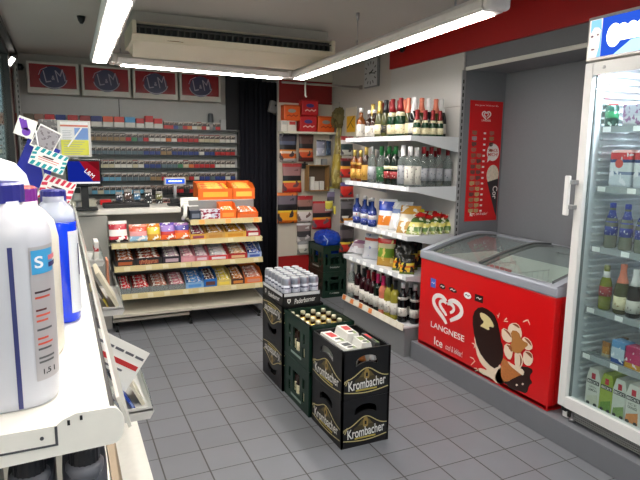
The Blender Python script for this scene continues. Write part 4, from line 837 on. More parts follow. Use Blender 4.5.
B = {
 'liqueur': bottle(P_FLAT, G_AMB, 0.195, FO_W, [(0.012, 0.105, L_W)]), 'brownl': bottle(P_FLAT, G_BRN, 0.2, FO_W, [(0.012, 0.1, L_W)]),
 'sekt_gold': bottle(P_SEKT, G_OLV, 0.2, FO_G, [(0.03, 0.11, L_C)]), 'sekt_black': bottle(P_SEKT, G_OLV, 0.2, FO_K, [(0.04, 0.1, L_K)]),
 'sekt_red': bottle(P_SEKT, G_GREEN, 0.2, FO_R, [(0.025, 0.1, L_C), (0.165, 0.195, L_C)]), 'sekt_rose': bottle(P_SEKT, G_OLV, 0.19, FO_P, [(0.03, 0.11, L_C)]), 'sekt_white': bottle(P_SEKT, G_BLK, 0.2, FO_W, [(0.03, 0.11, L_W)]),
 'piccolo': bottle(P_PICC, G_GREEN, 0.128, FO_R, [(0.02, 0.068, L_C), (0.106, 0.125, L_C)]),
 'whisky': bottle(P_SPIR, G_AMB, 0.225, FO_G, [(0.03, 0.115, L_Y), (0.15, 0.172, L_Y)]), 'bitter': bottle(P_SPIR, G_BRN, 0.22, FO_G, [(0.02, 0.14, L_Y)]), 'clear_silver': bottle(P_SPIR, G_CLR, 0.225, CAP_S, [(0.03, 0.13, L_S)]),
 'green_spirit': bottle(P_SPIR, G_CLR, 0.215, CAP_G, [(0.02, 0.13, L_GR)]), 'herb': bottle(P_SPIR, G_DKG, 0.225, CAP_G, [(0.05, 0.10, L_RO), (0.115, 0.14, L_C)]), 'clear_white': bottle(P_SPIR, G_CLR, 0.22, FO_W, [(0.02, 0.15, L_W)]), 'clear_red': bottle(P_SPIR, G_CLR, 0.235, FO_R, [(0.045, 0.135, L_S)]), 'dark_label': bottle(P_SPIR, G_CLR, 0.21, FO_W, [(0.02, 0.145, L_S)]),
 'blue': bottle(P_FLAT, G_BLU, 0.2, CAP_S, [(0.02, 0.055, L_B), (0.055, 0.09, LAB('redwhite', (206, 206, 214), (190, 40, 60))), (0.09, 0.125, L_B)]),
 'red_wine': bottle(P_WINE, G_RED, 0.235, FO_K, [(0.04, 0.13, L_W)]), 'red_wine2': bottle(P_WINE, G_RED, 0.235, FO_R, [(0.04, 0.13, L_W)]), 'pink_cap': bottle(P_WINE, G_DKG, 0.232, FO_M, [(0.04, 0.13, L_W)]), 'rose_wine': bottle(P_WINE, G_ROS, 0.232, FO_M, [(0.04, 0.13, L_W)]), 'white_wine': bottle(P_WINE, G_YEL, 0.235, FO_K, [(0.04, 0.13, L_W)]), 'clear_wine': bottle(P_WINE, G_CLR, 0.24, FO_W, [(0.05, 0.14, L_W)]), 'black_wine': bottle(P_WINE, G_BLK, 0.262, FO_W, [(0.05, 0.115, L_W), (0.175, 0.195, L_W)]),
}
DESC = {'liqueur': 'small amber liqueur bottle with white label', 'brownl': 'small brown bottle with white label and cap', 'sekt_gold': 'olive sparkling wine bottle with gold foil neck', 'sekt_black': 'olive sparkling wine bottle with black foil neck', 'sekt_red': 'green sparkling wine bottle with dark red foil', 'sekt_rose': 'sparkling wine bottle with salmon foil', 'sekt_white': 'dark sparkling wine bottle with white foil', 'piccolo': 'little green sparkling wine bottle with red foil', 'whisky': 'amber whisky bottle with yellow label', 'bitter': 'brown bitters bottle with tall yellow label', 'clear_silver': 'clear spirit bottle with silver label', 'green_spirit': 'clear spirit bottle with green label', 'herb': 'dark green herb liqueur bottle with red label', 'clear_white': 'clear spirit bottle with white cap', 'clear_red': 'clear spirit bottle with red cap', 'dark_label': 'clear spirit bottle with grey label', 'blue': 'bright blue bottle with silver cap', 'red_wine': 'red wine bottle with black capsule', 'red_wine2': 'red wine bottle with dark red capsule', 'pink_cap': 'dark wine bottle with magenta capsule', 'rose_wine': 'rose wine bottle with magenta capsule', 'white_wine': 'straw coloured white wine bottle', 'clear_wine': 'clear wine bottle with white capsule', 'black_wine': 'black wine bottle with white neck label'}
SHN = ['top shelf', 'second shelf', 'third shelf', 'fourth shelf', 'floor shelf']
CNT = {}
def put(kind, x, y, z, shelf, sc=1.0):
    k = (kind, shelf); CNT[k] = CNT.get(k, 0)+1
    inst(B[kind], 'bottle', '%s, %s of its kind on the %s' % (DESC[kind], ORD[CNT[k]], SHN[shelf]), 'bottle', (x, y, z), random.uniform(0, 6), 'bottles on the %s' % SHN[shelf], sc)
def row_front(items, z, shelf, x=UX+0.065):
    for kind, px, sc in items:
        d = at(px, 150, 'x', x); put(kind, x, min(max(d.y, UY0+0.05), UY1-0.05), z, shelf, sc)
def row_end(items, z, shelf, y=UY0+0.055):
    for kind, px, sc, dy in items:
        d = at(px, 150, 'y', y+dy); put(kind, min(d.x, 2.195), y+dy, z, shelf, sc)
ZS = [z+0.0005 for z in SHZ]+[0.2505]
row_front([('liqueur', 360.5, 1.18), ('brownl', 368.5, 1.05), ('brownl', 373.5, 1.05), ('sekt_gold', 379, 1.0), ('sekt_black', 385, 1.0), ('sekt_red', 391.5, 1.0), ('sekt_red', 399.5, 1.0)], ZS[0], 0)
row_end([('piccolo', 416, 1, 0), ('piccolo', 424, 1, 0.0), ('piccolo', 431.5, 1, 0.0), ('piccolo', 438.5, 1, 0.0), ('sekt_rose', 407, 1, 0.17), ('sekt_white', 413, 1, 0.10), ('sekt_rose', 420, 1, 0.12), ('sekt_white', 427, 1, 0.13), ('sekt_rose', 434, 1, 0.13), ('sekt_white', 441, 1, 0.13)], ZS[0], 0)
# second row behind along the shelf
for px, k in ((372, 'sekt_gold'), (381, 'sekt_red'), (390, 'sekt_red'), (398, 'sekt_red'), (404, 'sekt_rose')):
    x = UX+0.165; put(k, x, at(px, 150, 'x', x).y, ZS[0], 0)
row_front([('whisky', 355, 1.02), ('whisky', 361, 1.0), ('bitter', 366.5, 1.1), ('clear_silver', 373, 1.12), ('green_spirit', 382, 1.12), ('herb', 389.5, 1.12), ('herb', 396, 1.12), ('dark_label', 403.5, 1.14)], ZS[1], 1)
row_end([('clear_white', 410.5, 1.1, 0), ('clear_white', 417, 1.08, 0.01), ('clear_red', 424, 1.1, 0), ('clear_red', 431.5, 1.1, 0), ('clear_red', 439, 1.08, 0.01), ('clear_red', 448, 1.05, 0.02)], ZS[1], 1)
for px, k in ((378, 'clear_silver'), (387, 'herb'), (393, 'green_spirit'), (400, 'clear_white')):
    x = UX+0.17; put(k, x, at(px, 150, 'x', x).y, ZS[1], 1)
row_end([('clear_red', 427, 1, 0.12), ('clear_white', 419, 1, 0.12), ('clear_red', 436, 1, 0.12)], ZS[1], 1)
row_front([('blue', 358.5, 1.15), ('blue', 366.5, 1.15), ('blue', 374, 1.12)], ZS[2], 2)
for px in (364, 370): put('blue', UX+0.15, at(px, 200, 'x', UX+0.15).y, ZS[2], 2)
def row_floor(items):
    for kind, px, x in items: put(kind, x, at(px, 305, 'x', x).y, ZS[4], 4, 1.08)
row_floor([('clear_wine', 351.5, UX+0.05), ('red_wine', 358, UX+0.08), ('red_wine', 363.2, UX+0.05), ('red_wine2', 368, UX+0.05), ('red_wine2', 372.8, UX+0.05), ('pink_cap', 377.5, UX+0.05), ('rose_wine', 383, UX+0.05), ('white_wine', 388.5, UX+0.05), ('white_wine', 395, UX+0.06)])
row_floor([('black_wine', 402.5, UX+0.075)]); put('black_wine', 1.925, 1.025, ZS[4], 4, 1.05); put('black_wine', 2.01, 1.03, ZS[4], 4, 1.05); put('black_wine', 1.95, 1.13, ZS[4], 4, 1.05)
for px, k in ((366, 'red_wine'), (374, 'red_wine'), (382, 'red_wine2'), (390, 'white_wine')):
    x = UX+0.165; put(k, x, at(px, 305, 'x', x).y, ZS[4], 4)
# ---- snack bags
def snack(label, px, x, z, w, d, h, stops, blotch, bcol, yaw=-0.9, lean=-0.12, seed=1, bsc=3.0, y=None, shelf=2):
    yy = at(px, 220, 'x', x).y if y is None else y
    mb = MB().add(pillow(w, d, h, 10, 12, 0.05, 0.35, seed), Matrix.Rotation(yaw, 4, 'Z') @ Matrix.Rotation(lean, 4, 'X'))
    me = mb.me('snack_bag', bands('snack_%d_%d' % (int(px*10), seed), stops, 'Z', 0.22, blotch, bsc, bcol)); mz = min(v.co.z for v in me.vertices)
    for v in me.vertices: v.co.z -= mz
    tag(link('snack_bag', me, None, (x, yy, z)), label, 'snack bag', 'snack bags on the %s' % SHN[shelf])
snack('blue and white crisp bag with orange crisps printed low, beside the blue bottles', 386, UX+0.10, ZS[2], 0.17, 0.07, 0.255, [(0, (226, 222, 216)), (0.12, (222, 130, 50)), (0.45, (232, 232, 236)), (0.62, (40, 70, 176)), (0.92, (226, 228, 236))], 0.36, (244, 236, 226), -1.0, -0.15, 1)
snack('pale silvery snack bag right of the blue crisp bag', 398, UX+0.12, ZS[2], 0.18, 0.08, 0.26, [(0, (206, 206, 206)), (0.4, (226, 226, 226)), (0.6, (120, 140, 190)), (0.75, (214, 214, 216))], 0.4, (240, 240, 240), -1.0, -0.4, 2)
snack('white and amber nut bag leaning by the silvery bag', 406.5, UX+0.11, ZS[2], 0.17, 0.07, 0.245, [(0, (180, 140, 80)), (0.45, (216, 206, 190)), (0.7, (206, 150, 60))], 0.42, (236, 230, 220), -0.9, -0.5, 3)
snack('red topped nut bag leaning at the back of the third shelf', 415, UX+0.22, ZS[2], 0.15, 0.06, 0.20, [(0, (206, 180, 140)), (0.5, (196, 40, 36)), (0.8, (226, 210, 60))], 0.38, (230, 220, 200), -0.6, -0.4, 4)
for i in range(6):
    px = 414+i*7.3; d = at(px, 225, 'y', UY0+0.09)
    snack('green snack bag with a red top, %s from the left at the third shelf end' % ORD[i+1], px, d.x, ZS[2], 0.125, 0.06, (0.215, 0.19, 0.21, 0.19, 0.205, 0.185)[i], [(0, (150, 160, 90)), (0.15, (80, 110, 50)), (0.36, (214, 206, 110)), (0.56, (70, 100, 44)), (0.74, (120, 60, 40)), (0.82, (186, 30, 28))], 0.43, (206, 206, 176), -0.95-0.05*i, -0.66, 10+i, 3.5, y=UY0+0.10)
for i in range(3):
    d = at(424+i*9, 215, 'y', UY0+0.22)
    snack('red snack bag standing behind the green bags, %s from the left' % ORD[i+1], 424+i*9, d.x, ZS[2], 0.13, 0.06, 0.17, [(0, (150, 160, 70)), (0.4, (196, 36, 32)), (0.8, (170, 30, 30))], 0.36, (230, 214, 150), -0.3, -0.3, 20+i, 3.5, y=UY0+0.22)
snack('pink and white sweets bag lying at the far end of the fourth shelf', 356, UX+0.12, ZS[3], 0.2, 0.10, 0.16, [(0, (226, 222, 226)), (0.5, (206, 180, 190)), (0.8, (160, 110, 140))], 0.42, (244, 240, 244), -1.2, -0.8, 30, 3, shelf=3)
snack('white flour coloured bag with blue print on the fourth shelf', 372, UX+0.12, ZS[3], 0.19, 0.10, 0.235, [(0, (206, 206, 212)), (0.5, (226, 224, 226)), (0.75, (196, 90, 70)), (0.85, (214, 214, 220))], 0.34, (150, 150, 190), -1.0, -0.3, 31, 3, shelf=3)
snack('green and orange crisp bag with a red emblem on the fourth shelf', 387, UX+0.085, ZS[3], 0.17, 0.08, 0.265, [(0, (196, 150, 60)), (0.3, (110, 150, 50)), (0.6, (206, 196, 150)), (0.75, (196, 40, 34)), (0.9, (220, 210, 200))], 0.4, (226, 200, 110), -1.0, -0.05, 32, 3, shelf=3)
for i, (px, x) in enumerate(((396, UX+0.14), (399.5, UX+0.085), (406, UX+0.13), (407.5, UX+0.075), (411, UX+0.20), (416, UX+0.30))):
    snack('black snack bag with a yellow flame picture, %s from the left on the fourth shelf' % ORD[i+1], px, x, ZS[3], 0.12, 0.06, (0.25, 0.19, 0.25, 0.16, 0.24, 0.25)[i], [(0, (96, 110, 40)), (0.12, (222, 176, 50)), (0.34, (206, 110, 40)), (0.46, (226, 200, 70)), (0.58, (30, 30, 26))], 0.45, (40, 36, 30), -1.05+0.12*i, -0.22, 40+i, 3.2, shelf=3, y=max(at(px, 250, 'x', x).y, UY0+0.06))

# ------------------------------------------------------------------ hook board with tobacco pouches
def bp(px, py, dy=0.0): return at(px, py, 'y', BY-dy)
a, b = bp(278.5, 132, 0.12), bp(334, 133, 0.12)
hs = thing('wall_shelf', 'cream wall shelf holding tobacco tubs on the hook board', 'shelf', ((1.61+XR-0.01)/2, BY, a.z-0.012))
hw = (XR-0.01-1.61)/2; SZ2 = a.z+0.012
MB().box(-hw, hw, -0.15, -0.001, 0, 0.024, 0.002).obj('board', CREAM, hs)
for x in (-hw+0.02, hw-0.02): MB().prism([(x, -0.12, 0), (x, -0.001, 0), (x, -0.001, -0.06)], (0.004, 0, 0)).obj('bracket', GREY, hs)
redp0, redp1 = bp(278.5, 86), bp(331.5, 105)
tag(MB().box(1.612, XR-0.012, BY-0.012, BY-0.001, redp1.z, 2.40, 0.002).obj('red_board', mat('dull_red_board', (138, 22, 22), 0.45), None), 'dull red board above the tobacco tubs', 'board')
def tub(label, px0, px1, py1, hpx, colr, z, lid, yoff=0.085, grp='tobacco tubs on the wall shelf'):
    A, B_ = bp(px0, py1, yoff), bp(px1, py1, yoff); w = B_.x-A.x; hh = hpx/96.0
    t = thing('tobacco_tub', label, 'tub', ((A.x+B_.x)/2, BY-0.075, z), group=grp)
    mm = mat('tub_%d_%d_%d' % colr, colr, 0.4)
    MB().box(-w/2, w/2, -0.055, 0.055, 0, hh, 0.014, 3).obj('tub_body', mm, t)
    MB().box(-w/2-0.002, w/2+0.002, -0.057, 0.057, hh*0.86, hh, 0.012, 3).obj('lid', mat('tubl_%d_%d_%d' % colr, tuple(int(c*0.85) for c in colr), 0.4), t)
    M = face_negy((0, -0.0555, hh*0.42))
    MB().disc(-w*0.02, hh*0.2, w*0.24, hh*0.12, 0.0006).obj('emblem', mat('emb_%d' % lid[0], lid, 0.4), t, M=M)
    MB().ribbon([(-w*0.32, -hh*0.14), (-w*0.18, -hh*0.06), (-w*0.05, -hh*0.15), (w*0.08, -hh*0.05), (w*0.2, -hh*0.14), (w*0.33, -hh*0.05)], hh*0.07, 0.0006).obj('script', mat('scr_%d' % lid[1], (236, 200, 190) if colr[1] < 60 else (170, 50, 20), 0.4), t, M=M)
    return hh
OT, RT = (226, 92, 26), (196, 28, 36)
tub('red tobacco tub, lower of the stacked pair on the wall shelf', 298.5, 315.5, 130, 17, RT, SZ2+0.0005, (70, 60, 130))
tub('red tobacco tub stacked on top of another red tub', 300.5, 317, 113, 16.5, RT, SZ2+17/96.0+0.001, (70, 60, 130))
tub('orange tobacco tub right of the stacked red tubs', 316.5, 333, 130, 17, OT, SZ2+0.0005, (150, 150, 140))
hwb = (bp(295, 118, 0.07).z-SZ2)
A = bp(279.5, 130, 0.07); 
for i, (p0, p1, lab) in enumerate(((280, 286, 'white carton of small packs at the left end of the wall shelf'), (286.5, 295, 'white and red carton under the raised orange tub'))):
    x0_, x1_ = bp(p0, 130, 0.09).x, bp(p1, 130, 0.09).x
    t = thing('pack_carton', lab, 'carton', ((x0_+x1_)/2, BY-0.075, SZ2+0.0005)); w = x1_-x0_
    MB().box(-w/2, w/2, -0.05, 0.05, 0, 0.112, 0.002).obj('carton_body', mat('carton_white', (222, 216, 208), 0.5), t)
    MB().box(-w*0.3, w*0.4, -0.0512, -0.05, 0.07, 0.105).obj('red_print', mat('carton_red', (200, 60, 56), 0.5) if i else mat('carton_grey', (190, 186, 180), 0.5), t)
tub('orange tobacco tub resting on the small white cartons', 282.5, 299, 118, 16.5, OT, SZ2+0.1128, (150, 150, 140))
# pouches hang on hooks
def pouch(label, cx, cy, wpx, hpx, stops, blotch=0.0, bcol=(200, 180, 170), yoff=0.045, name='tobacco_pouch', cat='pouch', d=0.035, bs=3.0):
    p = bp(cx, cy, yoff); w, hh = wpx/97.0*1.27, hpx/95.0*1.07
    t = thing(name, label, cat, (p.x, BY-yoff, p.z-hh/2), group='pouches on the hook board' if name == 'tobacco_pouch' else None)
    M_ = bands('pch_%d_%d' % (int(cx*10), int(cy*10)), stops, 'Z', 0.28, blotch, bs, bcol)
    MB().add(pillow(w, d, hh, 8, 10, 0.05, 0.3, int(cx+cy))).obj('pouch_body', M_, t)
    MB().tube([(0, yoff-0.002, hh-0.004), (0, -0.02, hh-0.004), (0, -0.024, hh+0.006)], 0.002, 6).obj('hook', METAL, t)
BKT = (34, 30, 34)
pouch('big dark tobacco pouch with orange foot, leftmost under the wall shelf', 288, 148, 16, 27, [(0, (190, 180, 176)), (0.12, (206, 100, 40)), (0.3, (224, 200, 180)), (0.38, (206, 120, 40)), (0.44, (30, 28, 34)), (0.62, (90, 96, 120)), (0.75, (60, 56, 70))], 0.4, (70, 56, 60))
pouch('dark brown tobacco pouch with orange foot, second under the wall shelf', 306, 148, 14, 27, [(0, (90, 40, 40)), (0.15, (196, 80, 40)), (0.35, (206, 150, 110)), (0.42, (206, 110, 40)), (0.48, BKT), (0.65, (90, 60, 56))], 0.38, (60, 40, 40))
pouch('silver foil pouch hanging under the right end of the wall shelf', 321, 148, 9, 16, [(0, (196, 196, 214)), (0.5, (150, 150, 176)), (0.9, (70, 70, 80))], 0.4, (236, 236, 244))
pouch('slim dark blue pouch beside the silver foil pouch', 328.5, 148, 5, 15, [(0, (60, 80, 110)), (0.5, (40, 56, 84))], 0.4, (120, 140, 160))
pouch('pinkish tobacco pouch with a red foot in the second row', 292, 178, 18, 29, [(0, (196, 44, 36)), (0.14, (214, 90, 60)), (0.34, (224, 196, 80)), (0.4, BKT), (0.58, (150, 110, 110)), (0.88, (170, 60, 60))], 0.4, (110, 70, 74))
pouch('wide tobacco pouch with an orange foot, leftmost in the third row', 287.5, 208, 19, 31, [(0, (222, 110, 30)), (0.10, (236, 160, 40)), (0.36, (232, 200, 60)), (0.42, BKT), (0.62, (110, 100, 110)), (0.9, (206, 110, 50))], 0.4, (60, 54, 60))
pouch('red tobacco pouch with a white foot, second in the third row', 305, 209, 15, 27, [(0, (214, 200, 190)), (0.08, (222, 210, 206)), (0.4, (200, 196, 170)), (0.46, (30, 26, 28)), (0.6, (150, 110, 100)), (0.85, (170, 36, 44))], 0.4, (120, 90, 84))
pouch('red tobacco pouch above the blue bag', 322, 215, 19, 29, [(0, (206, 30, 40)), (0.34, (226, 150, 50)), (0.42, BKT), (0.58, (170, 110, 110)), (0.92, (190, 40, 46))], 0.4, (110, 90, 96))
pouch('grey tobacco pouch hanging left of the blue bag', 304, 233, 14, 20, [(0, (150, 146, 144)), (0.3, (60, 56, 58)), (0.6, (140, 120, 116)), (0.9, (190, 186, 190))], 0.42, (206, 200, 196))
pouch('small pale pouch hanging lowest on the board', 303, 247, 11, 14, [(0, (196, 194, 180)), (0.4, (226, 224, 216)), (0.7, (150, 150, 150))], 0.4, (120, 120, 120))
# little yellow tags
for i, (cx, cy, lab) in enumerate(((329, 206, 'small yellow pouch hanging over the red tobacco pouch'), (337, 211, 'small yellow and white pouch by the shelving end'))):
    pouch(lab, cx, cy, 7.5, 10.5, [(0, (206, 200, 190)), (0.2, (222, 206, 70)), (0.8, (236, 226, 120))], 0.36, (150, 150, 150), yoff=0.12)
pouch('violet and silver pouch at the right of the hook board', 333, 195, 12, 17, [(0, (90, 84, 100)), (0.4, (130, 120, 150)), (0.7, (190, 196, 200)), (0.9, (206, 206, 90))], 0.42, (60, 56, 66), yoff=0.08)
# wooden cubby with white boxes
a, b = bp(308, 165, 0.10), bp(329, 191, 0.10)
cb_ = thing('wooden_cubby', 'small wooden cubby box on the hook board holding white packs', 'box', ((a.x+b.x)/2, BY, b.z)); w = b.x-a.x; hh = a.z-b.z; WD = mat('cubby_wood', (150, 112, 66), 0.55, var=0.15, scale=40)
MB().box(-w/2, -w/2+0.012, -0.11, -0.001, 0, hh).box(w/2-0.012, w/2, -0.11, -0.001, 0, hh).box(-w/2+0.012, w/2-0.012, -0.11, -0.001, 0, 0.012).box(-w/2+0.012, w/2-0.012, -0.11, -0.001, hh-0.012, hh).obj('frame', WD, cb_)
MB().box(-w/2+0.012, w/2-0.012, -0.006, -0.001, 0.012, hh-0.012).obj('back', mat('cubby_back', (96, 78, 62), 0.6), cb_)
xb_, zb_ = (a.x+b.x)/2, b.z+0.0125
for i, (dx, k) in enumerate(((-0.07, 0), (-0.07, 1), (-0.07, 2), (-0.015, 0), (-0.015, 1), (0.05, 0), (0.05, 1))):
    tag(MB().box(-0.025, 0.025, -0.03, 0.03, 0, 0.05, 0.002).obj('white_pack', mat('pack_white', (222, 218, 212), 0.5), loc=(xb_+dx, BY-0.06, zb_+k*0.0505)), 'little white pack in the wooden cubby, %s column from the left, %s from the bottom' % (['left', 'left', 'left', 'second', 'second', 'third', 'third'][i].replace('left', 'first'), ORD[k+1]), 'pack', 'white packs in the wooden cubby')
for i, (cx, lab) in enumerate(((317.5, 'small white pack on top of the wooden cubby'), (324, 'small grey pack on top of the wooden cubby at its right'))):
    p = bp(cx, 163, 0.05); tag(MB().box(-0.03, 0.03, -0.025, 0.025, 0, 0.07, 0.002).obj('small_pack', mat('sp%d' % i, ((206, 204, 198), (140, 142, 146))[i], 0.5), loc=(p.x, BY-0.05, a.z+0.0005)), lab, 'pack')
p = bp(305, 166, 0.03)
tag(MB().box(-0.035, 0.035, -0.02, 0.02, 0, 0.06, 0.006).lathe([(0.012, 0.06), (0.012, 0.075)], 0, 0, 10).obj('black_clip', BLACK, loc=(p.x, BY-0.021, p.z-0.03)), 'little black clip box left of the wooden cubby', 'clip')
# pouches on the right wall past the shelving
def wpouch(label, cx, cy, wy, hh, stops, x=XR-0.03, yaw=PI/2, y=None):
    p = at(cx, cy, 'y', 2.62 if y is None else y)
    t = thing('tobacco_pouch', label, 'pouch', (p.x, 2.62 if y is None else y, p.z-hh/2), group='pouches at the far end of the bottle shelving')
    MB().add(pillow(wy, 0.04, hh, 8, 10, 0.05, 0.3, int(cx+cy))).obj('pouch_body', bands('wp_%d_%d' % (int(cx*10), int(cy)), stops, 'Z', 0.28, 0.4, 3, (70, 60, 64)), t)
    MB().tube([(0, 0.0, hh-0.006), (0, -0.03, hh-0.006)], 0.002, 6).tube([(0, 0.02, hh-0.006), (0, 0.02, hh-0.002), (XR-p.x-0.001, 0.02, hh-0.002)], 0.002, 6).obj('hook', METAL, t)
wpouch('dark pouch with a white emblem behind the top bottle shelf', 347, 146, 0.15, 0.2, [(0, (190, 190, 180)), (0.3, (40, 60, 60)), (0.6, (206, 200, 196)), (0.8, (150, 40, 40))], y=2.6)
wpouch('red pouch beside the whisky bottles', 347, 168, 0.16, 0.2, [(0, (206, 50, 40)), (0.45, (216, 150, 60)), (0.6, (40, 34, 40)), (0.85, (120, 40, 44))], y=2.6)
wpouch('red and violet pouch just above the blue bottles', 347, 190, 0.16, 0.16, [(0, (206, 40, 36)), (0.55, (214, 70, 50)), (0.75, (90, 80, 130))], y=2.6)
wpouch('dark pouch with a yellow band left of the blue bottles', 347, 211, 0.16, 0.25, [(0, (222, 150, 50)), (0.2, (230, 226, 220)), (0.3, (40, 40, 44)), (0.6, (100, 96, 100)), (0.9, (50, 46, 46))], y=2.6)
wpouch('black pouch with a yellow line above the pink sweets bag', 347, 238, 0.17, 0.3, [(0, (206, 50, 40)), (0.28, (226, 196, 70)), (0.36, (30, 28, 30)), (0.5, (90, 80, 84)), (0.8, (34, 30, 32))], y=2.6)
# tall yellow wrapped bundle hanging in the corner
p0_, p1_ = at(339, 126, 'y', 3.08), at(336, 188, 'y', 3.08); L = p0_.z-p1_.z
tb = thing('wrapped_bundle', 'tall yellow wrapped bundle with a shaggy olive top in the corner', 'bundle', (p0_.x, 3.08, p1_.z))
rows = [((p1_.x-p0_.x)*(1-k/10)+0.008*math.sin(k*2.1), 0.01*math.cos(k*1.7), L*k/10) for k in range(11)]
MB().tube(rows, [0.045, 0.062, 0.066, 0.062, 0.06, 0.052, 0.046, 0.04, 0.034, 0.03, 0.028], 9).obj('yellow_wrap', bands('yellow_wrap', [(0, (150, 130, 60)), (0.3, (176, 150, 50)), (0.55, (136, 116, 50)), (0.8, (120, 108, 60))], 'Z', 0.3, 0.44, 5, (196, 180, 110)), tb)
rn = random.Random(5); mb = MB(); mb.tube([(0, 0, L-0.02), (0.01, 0, L+0.10), (0.0, 0, L+0.2)], [0.04, 0.075, 0.045], 10)
for k in range(70):
    a_, z_ = rn.uniform(0, 2*PI), L+rn.uniform(0.0, 0.2); r_ = 0.05+0.025*math.sin((z_-L)/0.2*PI)
    mb.tube([(r_*0.7*math.cos(a_), r_*0.7*math.sin(a_), z_), (r_*1.2*math.cos(a_), r_*1.2*math.sin(a_), z_-rn.uniform(0.0, 0.03)), (r_*1.2*math.cos(a_), r_*1.2*math.sin(a_), z_-rn.uniform(0.02, 0.06))], [0.012, 0.008, 0.002], 5)
mb.obj('shaggy_top', mat('olive_straw', (112, 100, 60), 0.8, var=0.3, scale=60), tb)
MB().tube([(0, 0, L+0.18), (0.0, 0.0, L+0.26), (0.0, 0.225, L+0.27)], 0.003, 6).obj('hanger', METAL, tb)
# framed picture on the right wall
F1, F2_ = at(346, 108, 'x', XR-0.01), at(356, 130, 'x', XR-0.01)
pf = thing('picture_board', 'cream board with a yellow picture on the right wall above the shelving', 'poster', (XR-0.001, (F1.y+F2_.y)/2, F2_.z)); w = abs(F1.y-F2_.y); hh = F1.z-F2_.z
MB().box(-0.012, 0, -w/2, w/2, -0.08, hh, 0.002).obj('board', mat('board_cream', (206, 196, 176), 0.5), pf)
M = face_negx((-0.0125, 0, 0)); MB().box(-w*0.38, w*0.45, -0.02, hh*0.62, 0, 0.001).obj('yellow_print', mat('print_yellow', (226, 170, 40), 0.45), pf, M=M)
MB().ribbon([(-w*0.3, hh*0.1), (0, hh*0.35), (w*0.35, hh*0.6)], 0.012, 0.001).ribbon([(0, hh*0.35), (w*0.3, hh*0.1)], 0.008, 0.001).obj('brown_lines', mat('print_brown', (110, 80, 40), 0.5), pf, M=M @ Matrix.Translation((0, 0, 0.001)))
# small speaker-like lamp hanging by the curtain
p = at(273, 107, 'y', 3.45)
t = thing('tilted_speaker', 'small grey box on a black arm beside the curtain', 'speaker', p)
MB().box(-0.045, 0.045, -0.03, 0.03, -0.065, 0.065, 0.008, rot=Matrix.Rotation(0.25, 3, 'Y')).obj('front_box', mat('speaker_grey', (120, 118, 120), 0.5), t)
MB().box(0.03, 0.085, 0.0, 0.07, -0.07, 0.06, 0.01, rot=Matrix.Rotation(0.25, 3, 'Y'), piv=(0, 0, 0)).box(0.06, 1.586-p.x, -0.095, -0.075, 0, 0.02).box(0.06, 0.08, -0.095, 0.03, 0.0, 0.02).obj('black_arm', BLACK, t)

# ------------------------------------------------------------------ crates
KB = mat('crate_black', (13, 12, 14), 0.4, var=0.08); KG = mat('print_gold', (206, 190, 132), 0.4, 0.25); KW = mat('print_white', (226, 224, 220), 0.45); KO = bands('gold_haze', [(0, (40, 34, 22)), (0.25, (66, 56, 32)), (0.5, (104, 90, 50)), (0.8, (74, 62, 36))], 'Y', 0.4)
GRN = mat('crate_green', (12, 44, 32), 0.4, var=0.08)
CW, CL, CH = 0.30, 0.40, 0.28
def ell(cx, cy, rx, ry, n=20, a0=0, a1=2*PI): return [(cx+rx*math.cos(a0+(a1-a0)*k/n), cy+ry*math.sin(a0+(a1-a0)*k/n)) for k in range(n)]
def hole_arch(cx, y, w, h_): return [(cx-w/2+w*k/10, y-h_*0.35+h_*0.35*math.sin(PI*k/10)) for k in range(11)]+[(cx+w/2*math.cos(a), y+h_*0.65*math.sin(a)) for a in [PI*k/12 for k in range(1, 12)]]
def crate_walls(w, l, h_, fr_holes, sd_holes, m_, mats):
    mb = MB(); th = 0.012
    f = panel_me(rect(-w/2, w/2, 0, h_), fr_holes, th); s = panel_me(rect(-l/2, l/2, 0, h_), sd_holes, th)
    mb.mesh(f, face_negy((0, th/2, 0))); mb.mesh(f, face_negy((0, l-th/2, 0)))
    mb.mesh(s, face_negx((-w/2+th/2, l/2, 0))); mb.mesh(s, face_negx((w/2-th/2, l/2, 0)))
    mb.box(-w/2+0.005, w/2-0.005, 0.005, l-0.005, 0.004, 0.012)
    return mb
